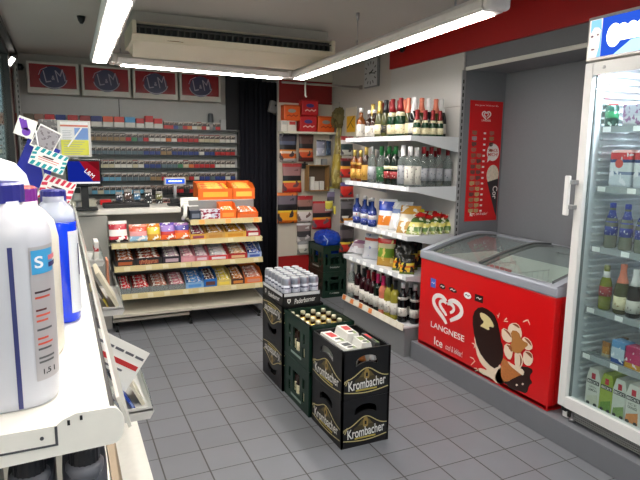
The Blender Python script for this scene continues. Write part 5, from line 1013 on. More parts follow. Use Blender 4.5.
def black_crate(label, x, y, z, flip=False, w=CW, l=CL, h_=CH):
    t = thing('beer_crate', label, 'crate', (x, y, z), group='stacked black beer crates')
    par = t
    fw, sw = 0.14, 0.17
    mb = crate_walls(w, l, h_, [hole_arch(0, 0.205, fw, 0.06)], [hole_arch(0, 0.205, sw, 0.06)], None, None)
    FL = Matrix.Identity(4)
    if flip: FL = Matrix.Translation((0, l/2, h_/2)) @ Matrix.Rotation(PI, 4, 'Y') @ Matrix.Translation((0, -l/2, -h_/2))
    mb.obj('body', KB, t, M=FL)
    for nm_, M0, ww in (('front', face_negy((0, -0.0002, 0)), w), ('side', face_negx((-w/2-0.0002, l/2, 0)), l)):
        if flip: M0 = FL @ (face_negy((0, -0.0002, 0)) if nm_ == 'front' else Matrix.Translation((w, 0, 0)) @ Matrix(((0, 0, 1), (1, 0, 0), (0, 1, 0))).to_4x4() @ Matrix.Identity(4))
        if flip and nm_ == 'side':
            R = Matrix(((0, 0, 1), (1, 0, 0), (0, 1, 0))).to_4x4(); R.translation = Vector((w/2+0.0002, l/2, 0)); M0 = FL @ R
        top = [(-ww*0.46+ww*0.92*k/24, 0.135+0.035*math.exp(-((k/24-0.5)*4.2)**2)+0.012*math.cos((k/24-0.5)*2*PI*1.0)-0.012+(-0.016 if k == 0 else 0)) for k in range(25)]
        bot = [(-ww*0.46+ww*0.92*k/16, 0.045-0.016*math.sin(PI*k/16)) for k in range(17)]
        MB().poly([(p[0]*0.55, 0.05+(p[1]-0.05)*0.97) for p in top]+[(ww*0.25, 0.075), (-ww*0.25, 0.075)], 0.0003).obj('gold_field', KO, t, M=M0)
        MB().ribbon(top, 0.0055, 0.0008).ribbon(bot, 0.005, 0.0008).ribbon([(-ww*0.46, 0.105), (-ww*0.38, 0.12), (-ww*0.43, 0.085)], 0.006, 0.0008).obj('gold_lines', KG, t, M=M0)
        MB().box(-0.016, 0.016, 0.118, 0.15, 0, 0.0007).disc(0, 0.154, 0.012, 0.012, 0.0007).disc(0, 0.116, 0.016, 0.009, 0.0007).obj('crest', mat('crest_gold', (170, 140, 76), 0.4, 0.2), t, M=M0 @ Matrix.Translation((0, 0, 0.0004)))
        MB().box(-0.006, 0.006, 0.122, 0.142, 0, 0.0007).obj('crest_mark', KB, t, M=M0 @ Matrix.Translation((0, 0, 0.0012)))
        text('lettering', 'Krombacher', ww*0.78, 0.056, KW, t, M0, 0.004, 0.084, bold=0.014, rot=0.05, dz=0.001)
        MB().box(-ww*0.22, ww*0.22, 0.042, 0.052, 0, 0.0005).obj('gold_caption', mat('caption_gold', (176, 158, 70), 0.45), t, M=M0)
    return t
XA = 0.852; RH_ = 0.296
black_crate('lower black beer crate of the front stack', XA, -0.086, 0.0)
black_crate('upper black beer crate of the front stack, filled with bottle carriers', XA, -0.086, CH+0.001)
black_crate('lower black beer crate of the rear stack, standing upside down', XA-0.026, 0.748, 0.0, True, h_=RH_)
black_crate('upper black beer crate of the rear stack, under the can tray', XA-0.026, 0.748, RH_+0.001, True, h_=RH_)
# upside-down crates get a closed top from their own floor; the can tray stands on it
def green_crate(label, x, y, z, h_=0.29, l=0.405, w=0.30):
    t = thing('beer_crate', label, 'crate', (x, y, z), group='green beer crates')
    sh = [rect(-0.055, 0.055, 0.075, 0.215)]+[rect(s*0.115-0.016, s*0.115+0.016, z0_, z1_) for s in (-1, 1) for z0_, z1_ in ((0.06, 0.125), (0.15, 0.215))]
    fh = [rect(-0.055, 0.055, 0.08, 0.165), rect(-0.05, 0.05, 0.2, 0.235)]+[rect(s*0.1-0.014, s*0.1+0.014, 0.08, 0.2) for s in (-1, 1)]
    mb = crate_walls(w, l, h_, fh, sh, None, None)
    for xx in (-w/2, w/2-0.02):
        for yy in (0, l-0.02): mb.box(xx-0.002, xx+0.022, yy-0.002, yy+0.022, 0, h_, 0.003)
    mb.box(-w/2-0.003, -w/2+0.014, -0.003, l+0.003, h_-0.02, h_).box(w/2-0.014, w/2+0.003, -0.003, l+0.003, h_-0.02, h_).box(-w/2, w/2, -0.003, 0.014, h_-0.02, h_).box(-w/2, w/2, l-0.014, l+0.003, h_-0.02, h_)
    mb.obj('body', GRN, t)
    mb = MB()
    for k in range(1, 4): mb.box(-w/2+k*w/4-0.0015, -w/2+k*w/4+0.0015, 0.014, l-0.014, 0.012, 0.13)
    for k in range(1, 5): mb.box(-w/2+0.014, w/2-0.014, k*l/5-0.0015, k*l/5+0.0015, 0.012, 0.128)
    mb.obj('dividers', GRN, t)
    GP = mat('green_print', (150, 170, 160), 0.5)
    MB().box(-0.085, 0.085, -0.008, 0.008, 0, 0.0008).obj('white_line', GP, t, M=face_negx((-w/2-0.0025, l/2, 0.045)))
    text('lettering', 'Krombacher', 0.12, 0.018, KW, t, face_negy((0, -0.0025, 0.05)), bold=0.01)
    return t
BY0 = 0.330
green_crate('lower green beer crate between the two black stacks', XA-0.012, BY0, 0.0)
green_crate('upper green beer crate full of brown bottles between the black stacks', XA-0.012, BY0, 0.291)
BEER = bottle(P_BEER, G_BRN, 0.243, mat('cap_cream', (222, 214, 186), 0.35, 0.2), [(0.03, 0.12, L_C), (0.19, 0.225, FO_G)], capr=0.0155)
for lev in (0, 1):
    for r in range(5):
        for c_ in range(4):
            if lev == 0 and c_ > 0: continue
            inst(BEER, 'beer_bottle', ('brown bottle in the upper green crate, %s row from the front, %s from left' % (ORD[r+1], ORD[c_+1])) if lev else ('brown beer bottle behind the left windows of the lower green crate, %s from the front' % ORD[r+1]), 'beer bottle',
                 (XA-0.162+0.0375+c_*0.075, BY0+0.0405+r*0.081, 0.0125+lev*0.291), 0, 'beer bottles in the green crates')
# bottle carriers in the front crate
CWH = mat('carrier_white', (216, 214, 208), 0.5); CGR = mat('carrier_grey', (60, 62, 62), 0.5); CRD = mat('carrier_red', (190, 54, 56), 0.5); CGN = mat('carrier_green', (120, 140, 80), 0.5)
def carrier(label, x, y, z, w, l, hgt, yaw, m_, m2, roll=0.0):
    t = thing('bottle_carrier', label, 'bottle carrier', (x, y, z), yaw, 'bottle carriers in the black crate')
    MB().prism([(-w/2, -l/2, 0), (w/2, -l/2, 0), (w/2, -l/2, hgt*0.8), (w*0.3, -l/2, hgt), (-w*0.3, -l/2, hgt), (-w/2, -l/2, hgt*0.8)], (0, l, 0)).obj('carton', m_, t)
    MB().box(-w*0.18, w*0.22, -l*0.08, l*0.35, hgt, hgt+0.0008).obj('printed_patch', m2, t)
    MB().prism([(p[0], p[1], hgt+0.0002) for p in ell(0, -l*0.28, w*0.16, 0.011, 14)], (0, 0, 0.0012)).obj('grip_slot', mat('slot_dark', (50, 46, 46), 0.6), t)
    MB().box(w*0.06, w*0.24, -l*0.49, -l*0.2, hgt+0.0, hgt+0.0006).obj('leaf_print', CGN, t)
zc = CH+0.0135
carrier('white bottle carrier at the back left of the upper front crate', XA-0.070, 0.195, zc, 0.105, 0.19, 0.258, 0.04, CWH, CRD)
carrier('white bottle carrier standing tallest in the upper front crate', XA+0.028, 0.205, zc, 0.105, 0.17, 0.285, -0.06, CWH, CRD)
carrier('white bottle carrier at the front left of the upper front crate', XA-0.058, 0.04, zc, 0.12, 0.11, 0.252, 0.08, CWH, CGR)
carrier('white and green bottle carrier in the middle of the upper front crate', XA+0.045, 0.055, zc, 0.085, 0.12, 0.268, -0.05, CWH, CGN)
carrier('dark grey bottle carrier with red print on the right of the upper front crate', XA+0.112, 0.08, zc, 0.045, 0.18, 0.262, -0.04, CGR, CRD)
ORF = mat('foil_orange', (190, 110, 50), 0.35, 0.2)
HB1, HB2 = bottle(P_BEER, G_BRN, 0.2, ORF, [(0.03, 0.12, L_C)]), bottle(P_BEER, G_BRN, 0.2, FO_W, [(0.03, 0.12, L_W)])
inst(HB1, 'beer_bottle', 'bottle with orange neck foil seen through the front hand hole of the upper crate', 'beer bottle', (XA-0.004, -0.038, zc), 0, None, 0.93)
inst(HB2, 'beer_bottle', 'bottle with white neck seen left in the front hand hole of the upper crate', 'beer bottle', (XA-0.072, -0.038, zc), 0, None, 0.9)
inst(HB2, 'beer_bottle', 'bottle with white neck seen right in the front hand hole of the upper crate', 'beer bottle', (XA+0.064, -0.038, zc), 0, None, 0.9)
# tray of cans
TZ = 2*RH_+0.002; tx, ty, tw_, tl = XA-0.036, 0.745, 0.275, 0.405
tr = thing('can_tray', 'black cardboard tray of silver beer cans on top of the rear crates', 'tray', (tx, ty, TZ))
mb = MB().box(-tw_/2, tw_/2, 0, tl, 0, 0.003)
mb.box(-tw_/2, -tw_/2+0.003, 0, tl, 0, 0.09).box(tw_/2-0.003, tw_/2, 0, tl, 0, 0.09).box(-tw_/2, tw_/2, 0, 0.003, 0, 0.09).box(-tw_/2, tw_/2, tl-0.003, tl, 0, 0.09)
mb.obj('tray_body', mat('tray_black', (24, 22, 24), 0.45), tr)
for M0, ww in ((face_negy((0, -0.0002, 0.0)), tw_), (face_negx((-tw_/2-0.0002, tl/2, 0)), tl)):
    MB().box(-ww/2+0.01, ww/2-0.006, 0.066, 0.088, 0, 0.0006).obj('white_band', mat('tray_white', (206, 206, 208), 0.5), tr, M=M0)
    text('lettering', 'Paderborner', ww*0.56, 0.034, KW, tr, M0, ww*0.08, 0.034, ital=0.25, bold=0.012, rot=0.06)
    MB().poly([(-0.012, 0.014), (0.012, 0.014), (0.012, -0.004), (0, -0.018), (-0.012, -0.004)], 0.0006).obj('shield', KW, tr, M=M0 @ Matrix.Translation((-ww*0.34, 0.034, 0)))
    MB().box(-0.005, 0.005, -0.006, 0.008, 0.0007, 0.0012).obj('shield_mark', KB, tr, M=M0 @ Matrix.Translation((-ww*0.34, 0.034, 0)))
ALU = mat('can_silver', (160, 162, 174), 0.3, 0.6, var=0.02); 
can = [('can_body', MB().lathe([(0.026, 0), (0.0325, 0.008), (0.0325, 0.15), (0.029, 0.161), (0.027, 0.164)], seg=20).me('can_body', ALU)),
       ('can_lid', MB().lathe([(0.0275, 0.163), (0.0280, 0.168), (0.0262, 0.1685), (0.0255, 0.1655)], seg=20).me('can_lid', mat('can_alu', (190, 192, 196), 0.35, 0.6))),
       ('print', MB().lathe([(0.0327, 0.03), (0.0328, 0.075), (0.0327, 0.125)], seg=20).me('print', bands('can_print', [(0, (170, 172, 186)), (0.3, (120, 120, 140)), (0.5, (186, 188, 200)), (0.75, (90, 88, 110)), (0.85, (190, 192, 202))], 'Z', 0.35, 0.4, 4.5, (206, 206, 216), 0.3)))]
for r in range(6):
    for c_ in range(4):
        inst(can, 'beer_can', 'silver beer can in the black tray, %s row from the front, %s from the left' % (ORD[r+1], ORD[c_+1]), 'can', (tx-tw_/2+0.037+c_*0.067, ty+0.037+r*0.0662, TZ+0.0035), c_*1.3+r*0.7, 'silver cans in the black tray').scale = (1, 1, 1.1)
# dark green crates in the corner with a blue bag
def corner_crate(label, z):
    o = green_crate(label, 2.112, 2.86, z, 0.295, 0.40, 0.285)
    o['group'] = 'dark green crates in the corner'
corner_crate('lower dark green crate in the corner by the hook board', 0.0)
corner_crate('upper dark green crate in the corner holding a blue bag', 0.296)
bb = MB().lathe([(0.115, 0.45), (0.122, 0.57), (0.13, 0.6), (0.138, 0.64), (0.13, 0.68), (0.105, 0.715), (0.06, 0.735), (0.015, 0.738)], seg=36, sy=1.32, power=2.8)
rn = random.Random(4)
for v in bb.bm.verts:
    if v.co.z > 0.605: v.co += Vector((rn.uniform(-.007, .007), rn.uniform(-.007, .007), rn.uniform(-.008, .006)))
for f in bb.bm.faces: f.smooth = False
o = bb.obj('blue_bag', mat('blue_plastic', (18, 60, 168), 0.22, var=0.2, scale=14), loc=(2.112, 3.06, 0.0))
tag(o, 'shiny blue plastic bag bulging out of the upper dark green crate', 'bag')
MB().tube([(-0.1, -0.19, 0.60), (-0.085, -0.185, 0.65), (-0.11, -0.13, 0.70)], 0.006, 6).obj('handle', mat('bag_pale', (150, 176, 226), 0.3), o)
# ------------------------------------------------------------------ ice cream freezer
FX, FY0, FY1, FZ0, FZ1 = 1.87, -0.41, 0.885, 0.142, 0.822
FD = 0.72
fz = thing('ice_cream_freezer', 'red chest freezer with curved glass lid and ice cream advert', 'freezer', (FX, FY0, FZ0))
L = FY1-FY0; Hh = FZ1-FZ0; FRD = mat('freezer_red', (212, 18, 22), 0.28, var=0.02, scale=3); FG = mat('rim_grey', (150, 154, 164), 0.35, var=0.02)
mb = MB().box(0, FD, 0, L, 0.012, 0.03); w_ = 0.05
for bx_ in ((0, w_, 0, L), (FD-w_, FD, 0, L), (w_, FD-w_, 0, w_), (w_, FD-w_, L-w_, L)): mb.box(bx_[0], bx_[1], bx_[2], bx_[3], 0.0, Hh, 0.006 if bx_[1]-bx_[0] < 0.1 else 0)
mb.obj('cabinet', FRD, fz)
LIN = mat('liner_white', (232, 236, 234), 0.4)
mb = MB().box(w_, FD-w_, w_, L-w_, 0.38, 0.39)
for bx_ in ((w_, w_+0.006, w_, L-w_), (FD-w_-0.006, FD-w_, w_, L-w_), (w_, FD-w_, w_, w_+0.006), (w_, FD-w_, L-w_-0.006, L-w_)): mb.box(*bx_, 0.39, Hh+0.02)
mb.obj('liner', LIN, fz)
# arched rim: height along the depth
def arch(x): u = x/FD; return Hh+0.062+0.135*math.sin(min(1, u*1.02)*PI/2)**1.0*1.0-0.035*max(0, u-0.7)/0.3
N = 16; xs = [FD*k/N for k in range(N+1)]
for yy, nm_ in ((-0.006, 'end_rim'), (L-0.044, 'end_rim')):
    MB().prism([(x, yy, Hh) for x in (0.0, FD)]+[(x, yy, arch(x)) for x in xs[::-1]], (0, 0.05, 0)).obj(nm_, FG, fz)
MB().box(-0.008, 0.06, -0.010, L+0.010, Hh-0.002, Hh+0.060, 0.012, 3).obj('front_rim', FG, fz)
MB().box(FD-0.05, FD+0.004, 0.044, L-0.044, Hh, arch(FD)-0.004, 0.006).obj('back_rim', FG, fz)
LID = pane('lid_glass', (236, 242, 240), 0.96, 0.03)
def lid(y0, y1, dz, name):
    o = MB().prism([(x, y0, arch(x)+dz) for x in xs[1:-1]]+[(x, y0, arch(x)+dz-0.004) for x in xs[1:-1][::-1]], (0, y1-y0, 0)).obj(name, LID, fz)
    for y in (y0, y1-0.028): MB().prism([(x, y, arch(x)+dz+0.007) for x in xs[1:-1]]+[(x, y, arch(x)+dz-0.007) for x in xs[1:-1][::-1]], (0, 0.028, 0)).obj('lid_bar', mat('bar_grey', (92, 96, 98), 0.35, 0.3), o)
    return o
la = lid(0.046, L*0.54, -0.008, 'sliding_lid'); lb_ = lid(L*0.50, L-0.046, -0.022, 'sliding_lid')
# inside: baskets and cartons
WB = mat('basket_wire', (214, 216, 216), 0.4, 0.3)
for y in (L*0.25, L*0.5, L*0.75):
    mb = MB()
    for k in range(12): x = 0.08+k*(FD-0.16)/11; mb.tube([(x, y, 0.40), (x, y, 0.66)], 0.002, 5)
    for z in (0.40, 0.49, 0.58, 0.66): mb.tube([(0.07, y, z), (FD-0.07, y, z)], 0.0025, 5)
    mb.obj('basket_divider', WB, fz)
rn = random.Random(9)
for i, (x, y, c, cn) in enumerate(((0.3, 0.19, (230, 226, 218), 'white'), (0.42, 0.52, (226, 214, 190), 'cream'), (0.3, 0.80, (200, 210, 214), 'pale blue'), (0.45, 1.08, (206, 60, 60), 'red'))):
    t = thing('ice_cream_box', '%s ice cream box lying inside the chest freezer, %s from the right' % (cn, ORD[i+1]), 'box', (FX+x, FY0+y, FZ0+0.391))
    MB().box(-0.16, 0.16, -0.11, 0.11, 0, 0.12+0.03*i, 0.004).obj('carton', mat('icebox_%d' % i, c, 0.5), t); MB().box(-0.16, 0.16, -0.1115, -0.11, 0.02, 0.1).obj('print', mat('iceprint', (150, 120, 110), 0.5), t)
# sticker script on the lid's inner back
M_ = Matrix.Translation((FD*0.55, L*0.24, arch(FD*0.55)+0.002)) @ Matrix.Rotation(-PI/2, 4, 'Z')
MB().ribbon([(-0.075, 0.005), (-0.06, 0.02), (-0.045, -0.008), (-0.02, 0.012), (0.0, -0.006), (0.025, 0.014), (0.05, -0.006), (0.075, 0.012)], 0.010, 0.001).obj('lid_script', mat('script_dark', (40, 40, 44), 0.5), la, M=M_)
# front print.  f(px,py): position on the front face from the photograph, in the face frame
FM = face_negx((-0.0006, 0, 0))
def fp(px, py): q = at(px, py, 'x', FX); return (-(q.y-FY0), q.z-FZ0)
PW_ = mat('fr_white', (240, 232, 228), 0.4); PCH = mat('fr_choc', (42, 20, 14), 0.3); PCM = mat('fr_cream', (236, 214, 190), 0.4); PBG = mat('fr_beige', (226, 206, 150), 0.4); PWF = mat('fr_waffle', (190, 116, 60), 0.4, var=0.25, scale=70); PNUT = mat('fr_nut', (180, 120, 60), 0.5)
def heart(name, cx, cy, sx, sy, w0, a0, a1, par, M):
    mb = MB(); n = 30
    for s0, s1 in ((a0, -0.45), (0.45, a1)):
        pts = []; ws = []
        for k in range(n+1):
            t_ = s0+(s1-s0)*k/n
            pts.append((cx+sx*math.sin(t_)**3, cy+sy*(13*math.cos(t_)-5*math.cos(2*t_)-2*math.cos(3*t_)-math.cos(4*t_))/15)); ws.append(w0*(0.7+0.3*math.sin(PI*k/n)))
        mb.ribbon(pts, ws, 0.0012)
    return mb.obj(name, PW_, par, M=M)
hc = fp(447, 310); HS = (fp(462.5, 311)[0]-fp(431.8, 304)[0])/2*0.92
heart('heart_logo', hc[0], hc[1]+0.006, HS, 0.100, 0.036, -PI*0.95, PI*0.78, fz, FM); heart('heart_logo', hc[0]-0.004, hc[1]+0.014, HS*0.50, 0.052, 0.027, -PI*0.97, PI*0.70, fz, FM)
lc = fp(447, 331); text('lettering', 'LANGNESE', fp(465, 336)[0]-fp(431.5, 324)[0], 0.044, PW_, fz, FM, lc[0], lc[1], bold=0.012)
ic = fp(437.5, 341.5); text('lettering', 'Ice', 0.10, 0.062, PW_, fz, FM, ic[0]+0.012, ic[1]-0.002, bold=0.012)
text('lettering', 'cool & lekker!', 0.19, 0.042, PW_, fz, FM, fp(454, 350)[0], fp(454, 350)[1]-0.002, ital=0.2)
for px, py, rx, ry, c, rot in ((433.3, 283, 0.03, 0.034, (70, 100, 190), 0), (442.5, 286.5, 0.035, 0.02, (40, 16, 16), 0), (453, 290, 0.045, 0.016, (50, 24, 20), -0.1), (467.5, 295.5, 0.038, 0.022, (236, 236, 236), 0), (479, 298.5, 0.04, 0.024, (44, 20, 18), 0)):
    q = fp(px, py); e_ = MB()
    (e_.box(q[0]-rx, q[0]+rx, q[1]-ry, q[1]+ry, 0, 0.0008, 0.0) if px in (433.3, 479) else e_.disc(q[0], q[1], rx, ry, 0.0008, rot=rot)).obj('brand_badge', mat('badge_%d' % int(px), c, 0.4), fz, M=FM)
    MB().ribbon([(q[0]-rx*0.6, q[1]-0.002), (q[0]-rx*0.2, q[1]+0.006), (q[0]+rx*0.2, q[1]-0.004), (q[0]+rx*0.6, q[1]+0.006)], 0.006, 0.0006).obj('badge_script', mat('bs_%d' % int(px), (230, 226, 220) if c[0] < 100 else (60, 40, 50), 0.4), fz, M=FM @ Matrix.Translation((0, 0, 0.0009)))
def fpoly(name, P, m_, z=0.0, th=0.0008, smooth=True):
    Q = [fp(*p) for p in P]
    if smooth:
        for _ in range(1):
            n = len(Q); Q = [q for k in range(n) for q in ((Q[k][0]*.75+Q[(k+1) % n][0]*.25, Q[k][1]*.75+Q[(k+1) % n][1]*.25), (Q[k][0]*.25+Q[(k+1) % n][0]*.75, Q[k][1]*.25+Q[(k+1) % n][1]*.75))]
    c = panel_me(Q, [], th); c.materials.append(m_); c.name = name
    return link(name, c, fz, M=FM @ Matrix.Translation((0, 0, z+th/2)))
fpoly('cream_splash', [(474, 332), (476, 352), (481, 364), (489, 371), (478, 367), (480, 373), (492, 378), (497, 384), (507, 382), (503, 366), (487, 356), (480, 343)], PCM, 0.0)
fpoly('choc_splash', [(500, 366), (494, 378), (499, 384), (506, 383), (510, 389), (520, 391), (527, 394), (529, 385), (533, 383), (529, 377), (534, 370), (526, 366)], PCH, 0.0)
fpoly('ice_stick', [(480, 306), (473, 313), (473, 328), (478, 350), (488, 364), (497, 370), (503, 356), (501, 338), (497, 318), (490, 310)], PCH, 0.001)
fpoly('bite_mark', [(480, 312), (486, 314), (492, 320), (495, 328), (489, 326), (490, 331), (483, 327), (480, 326), (485, 322), (481, 318)], PBG, 0.002)
fpoly('cone', [(502, 357), (509, 362), (518, 369), (524, 374), (516, 377), (505, 383), (501, 376)], PWF, 0.002)
for P in ([(511, 323), (518, 323), (522, 330), (522, 338), (517, 342), (509, 335), (508, 328)], [(502, 327), (510, 331), (514, 341), (508, 343), (502, 338)], [(523, 336), (530, 339), (534, 348), (528, 351), (522, 345)], [(524, 350), (532, 352), (534, 361), (529, 367), (523, 362)], [(515, 350), (521, 352), (524, 362), (520, 370), (515, 367)], [(505, 343), (513, 345), (513, 355), (510, 361), (504, 353)]):
    fpoly('cream_petal', P, PCM, 0.002)
fpoly('nut_sauce', [(511, 330), (519, 331), (522, 340), (530, 344), (524, 349), (520, 354), (514, 352), (508, 348), (513, 342)], PNUT, 0.003)
for P in ([(503, 328), (509, 331), (513, 339), (508, 333)], [(524, 337), (530, 340), (533, 347), (528, 342)], [(525, 351), (532, 353), (533, 359), (529, 355)], [(520, 353), (523, 361), (520, 368), (521, 361)], [(506, 344), (513, 346), (512, 353), (510, 348)], [(512, 323.5), (518, 324), (521, 329), (516, 326)]):
    fpoly('sauce_streak', P, mat('fr_sauce', (150, 84, 50), 0.4), 0.0035)
fpoly('choc_drip', [(497, 344), (502, 340), (504, 356), (500, 366), (497, 362)], PCH, 0.0005)
fpoly('cone_wrapper', [(507, 360), (516, 366), (525, 370), (524, 376), (520, 373), (511, 366)], PCM, 0.0035)
for P in ([(497, 315), (498, 318), (499.5, 313)], [(507, 318), (504, 321), (508, 321.5)], [(523, 322), (528, 320), (530, 325), (524, 327)], [(472, 343), (475, 346), (474, 348)], [(470, 357), (475, 361), (471, 365)], [(474, 368), (478, 370), (475, 371)]):
    MB().ribbon([fp(*P[0]), fp((P[0][0]+P[1][0])/2+0.6, (P[0][1]+P[1][1])/2-0.6), fp(*P[1]), fp(*P[2])], [0.004, 0.008, 0.008, 0.004], 0.0006).obj('splash_fleck', PCM, fz, M=FM)
for q in ((509, 380), (517, 385), (523, 384)):
    fpoly('splash_fleck', [(q[0]-1.2, q[1]), (q[0], q[1]-1.2), (q[0]+1.2, q[1]), (q[0], q[1]+1.2)], PCM, 0.001, smooth=False)

# ------------------------------------------------------------------ poster on the alcove side
py_ = 0.954
A, B_, C_ = at(470.5, 100, 'y', py_), at(503, 104, 'y', py_), at(463.5, 221.5, 'y', py_)
pw, ph = (B_.x-A.x), (A.z-C_.z); A.x = max(A.x, 2.295)
po = thing('menu_poster', 'red ice cream menu poster on the alcove side above the freezer', 'poster', ((A.x+B_.x)/2, py_, (A.z+C_.z)/2)); pw = B_.x-A.x
Mp = face_negy((0, 0, 0)); PR = mat('poster_red', (206, 22, 26), 0.35, var=0.02)
MB().box(-pw/2, pw/2, -ph/2, ph/2, 0, 0.002).obj('sheet', PR, po, M=Mp); Mq = Mp @ Matrix.Translation((0, 0, 0.0022))
heart('heart_logo', -0.0, ph*0.385, 0.042, 0.034, 0.011, -PI*0.93, PI*0.8, po, Mq); heart('heart_logo', -0.002, ph*0.388, 0.021, 0.018, 0.008, -PI*0.97, PI*0.72, po, Mq)
text('lettering', 'Die ganze Welt von Eis', pw*0.7, 0.014, PW_, po, Mq, 0, ph*0.462, dz=0.0003)
text('lettering', 'LANGNESE', 0.09, 0.016, PW_, po, Mq, 0, ph*0.342, dz=0.0003, bold=0.01)
rn = random.Random(2); cols = [(136, 84, 66), (176, 150, 126), (110, 66, 60), (160, 120, 84), (150, 140, 146), (166, 100, 86), (98, 60, 56), (184, 160, 110)]
def tile_pic(x, y, s):
    c = rn.choice(cols); m_ = mat('menu_%d' % c[0], c, 0.45, var=0.6, scale=120)
    MB().box(x-s*0.4, x+s*0.4, y-s*0.2, y+s*0.25, 0, 0.0005).disc(x, y-s*0.1, s*0.34, s*0.2, 0.0006, rot=rn.uniform(-.6, .6)).obj('menu_picture', m_, po, M=Mq)
for r in range(15):
    y = ph*0.24-r*ph*0.0465
    tile_pic(-pw*0.33, y, 0.06); tile_pic(-pw*0.16 if r > 3 else pw*0.2, y, 0.058)
    MB().box(-pw*0.05, pw*0.02, y-0.010, y+0.004, 0, 0.0004).obj('price_mark', PW_, po, M=Mq)
MB().disc(pw*0.27, ph*0.08, pw*0.19, ph*0.072, 0.0006).poly([(pw*0.12, ph*0.04), (pw*0.2, ph*0.02), (pw*0.1, ph*-0.005)], 0.0006).obj('speech_bubble', PW_, po, M=Mq)
text('lettering', 'SNACK', pw*0.3, 0.026, PR, po, Mq, pw*0.27, ph*0.097, dz=0.001, bold=0.004); text('lettering', 'MICH!', pw*0.3, 0.026, PR, po, Mq, pw*0.27, ph*0.062, dz=0.001, bold=0.004)
MB().disc(pw*0.3, -ph*0.11, pw*0.19, ph*0.085, 0.0006).obj('cream_top', mat('menu_cream', (224, 210, 190), 0.4, var=0.3, scale=60), po, M=Mq)
MB().poly([(pw*0.14, -ph*0.17), (pw*0.49, -ph*0.14), (pw*0.49, -ph*0.47), (pw*0.42, -ph*0.42)], 0.0008).obj('cone_wrapper', mat('menu_dark', (52, 46, 50), 0.4), po, M=Mq)
text('lettering', 'Cor', ph*0.11, 0.05, PW_, po, Mq, pw*0.4, -ph*0.26, dz=0.0014, rot=-PI/2, bold=0.02)
text('lettering', 'Ice', pw*0.15, 0.034, PW_, po, Mq, -pw*0.27, -ph*0.44, dz=0.0006, bold=0.04); text('lettering', 'cool & lekker!', pw*0.36, 0.022, PW_, po, Mq, pw*0.02, -ph*0.438, dz=0.0006, ital=0.2)

# ------------------------------------------------------------------ upright glass door fridge
RX, RY1, RY0, RZ0, RZ1 = 1.87, -0.478, -1.16, 0.142, 2.29
fr = thing('drinks_fridge', 'tall white glass door fridge full of drinks under a lit sign', 'fridge', (RX, RY1, RZ0))
RW = RY1-RY0; RH = RZ1-RZ0; RD = 0.62; FW = mat('fridge_white', (226, 224, 222), 0.3, var=0.02); FIN = mat('fridge_inside', (206, 210, 214), 0.4, var=0.02)
# local: y runs negative (towards the right of the photograph)
DZ0, DZ1 = 0.080, 1.935
mb = MB().box(0.05, RD, -0.035, 0, 0.0, RH).box(0.05, RD, -RW, -RW+0.035, 0, RH).box(RD-0.03, RD, -RW+0.035, -0.035, 0, RH).box(0.05, RD-0.03, -RW+0.035, -0.035, DZ1-0.02, RH).box(0.10, RD-0.03, -RW+0.035, -0.035, 0.02, DZ0+0.03)
mb.obj('cabinet', FW, fr)
mb = MB().box(0.055, RD-0.03, -0.04, -0.0352, DZ0+0.03, DZ1-0.02).box(0.055, RD-0.03, -RW+0.0352, -RW+0.04, DZ0+0.03, DZ1-0.02).box(RD-0.036, RD-0.0302, -RW+0.04, -0.04, DZ0+0.03, DZ1-0.02).box(0.055, RD-0.036, -RW+0.04, -0.04, DZ0+0.03, DZ0+0.036).box(0.055, RD-0.036, -RW+0.04, -0.04, DZ1-0.026, DZ1-0.02)
mb.obj('inner_liner', FIN, fr)
mb = MB()
for k in range(48): z = DZ0+0.1+k*0.036; mb.box(0.10, RD-0.06, -0.062, -0.0405, z, z+0.014, 0.003, 1)
mb.obj('shelf_ribs', FIN, fr)
dr = MB().box(0, 0.045, -0.05, 0.0, DZ0, DZ1, 0.005).box(0, 0.045, -RW, -RW+0.05, DZ0, DZ1, 0.005).box(0.001, 0.044, -RW+0.05, -0.05, DZ0, DZ0+0.062).box(0.001, 0.044, -RW+0.05, -0.05, DZ1-0.062, DZ1).obj('door', FW, fr)
MB().box(0.02, 0.026, -RW+0.048, -0.048, DZ0+0.06, DZ1-0.06).obj('door_glass', pane('door_pane', (240, 246, 245), 0.985), dr)
MB().box(0.028, 0.04, -0.058, -0.05, DZ0+0.062, DZ1-0.062).obj('door_seal', mat('seal_grey', (110, 114, 116), 0.5), dr)
h0, h1 = at(577, 176, 'x', RX-0.03), at(571, 216, 'x', RX-0.03)
hz0, hz1 = h1.z-RZ0, h0.z-RZ0
hd = MB().box(-0.042, -0.024, 0.004, 0.036, hz0, hz1, 0.006, 3).obj('door_handle', FW, dr)
for z in (hz0+0.035, hz1-0.045): MB().box(-0.035, 0.002, -0.022, 0.02, z, z+0.022, 0.003).obj('handle_mount', METAL, hd)
MB().lathe([(0.009, 0), (0.009, 0.003), (0.004, 0.0035)], 0, 0, 14).obj('door_lock', METAL, dr, M=face_negx((-0.0005, -0.115, DZ1-0.03)))
gr_ = MB(); [gr_.box(0.03, 0.05, -RW+0.03, -0.09, 0.018+k*0.012, 0.024+k*0.012) for k in range(5)]; gr_.obj('base_grille', mat('grille_silver', (150, 150, 148), 0.4, 0.3), fr)
MB().box(0.05, 0.06, -RW+0.03, -0.03, 0.008, DZ0-0.002).obj('base_panel', mat('base_dark', (56, 54, 52), 0.6), fr)
MB().box(0.012, 0.06, -0.05, -0.018, 0.05, DZ0-0.001, 0.004).obj('hinge_block', BLACK, fr)
MB().lathe([(0.014, 0.001), (0.014, 0.02), (0.007, 0.02), (0.007, 0.05)], 0.04, -0.075, 12).obj('foot', METAL, fr)
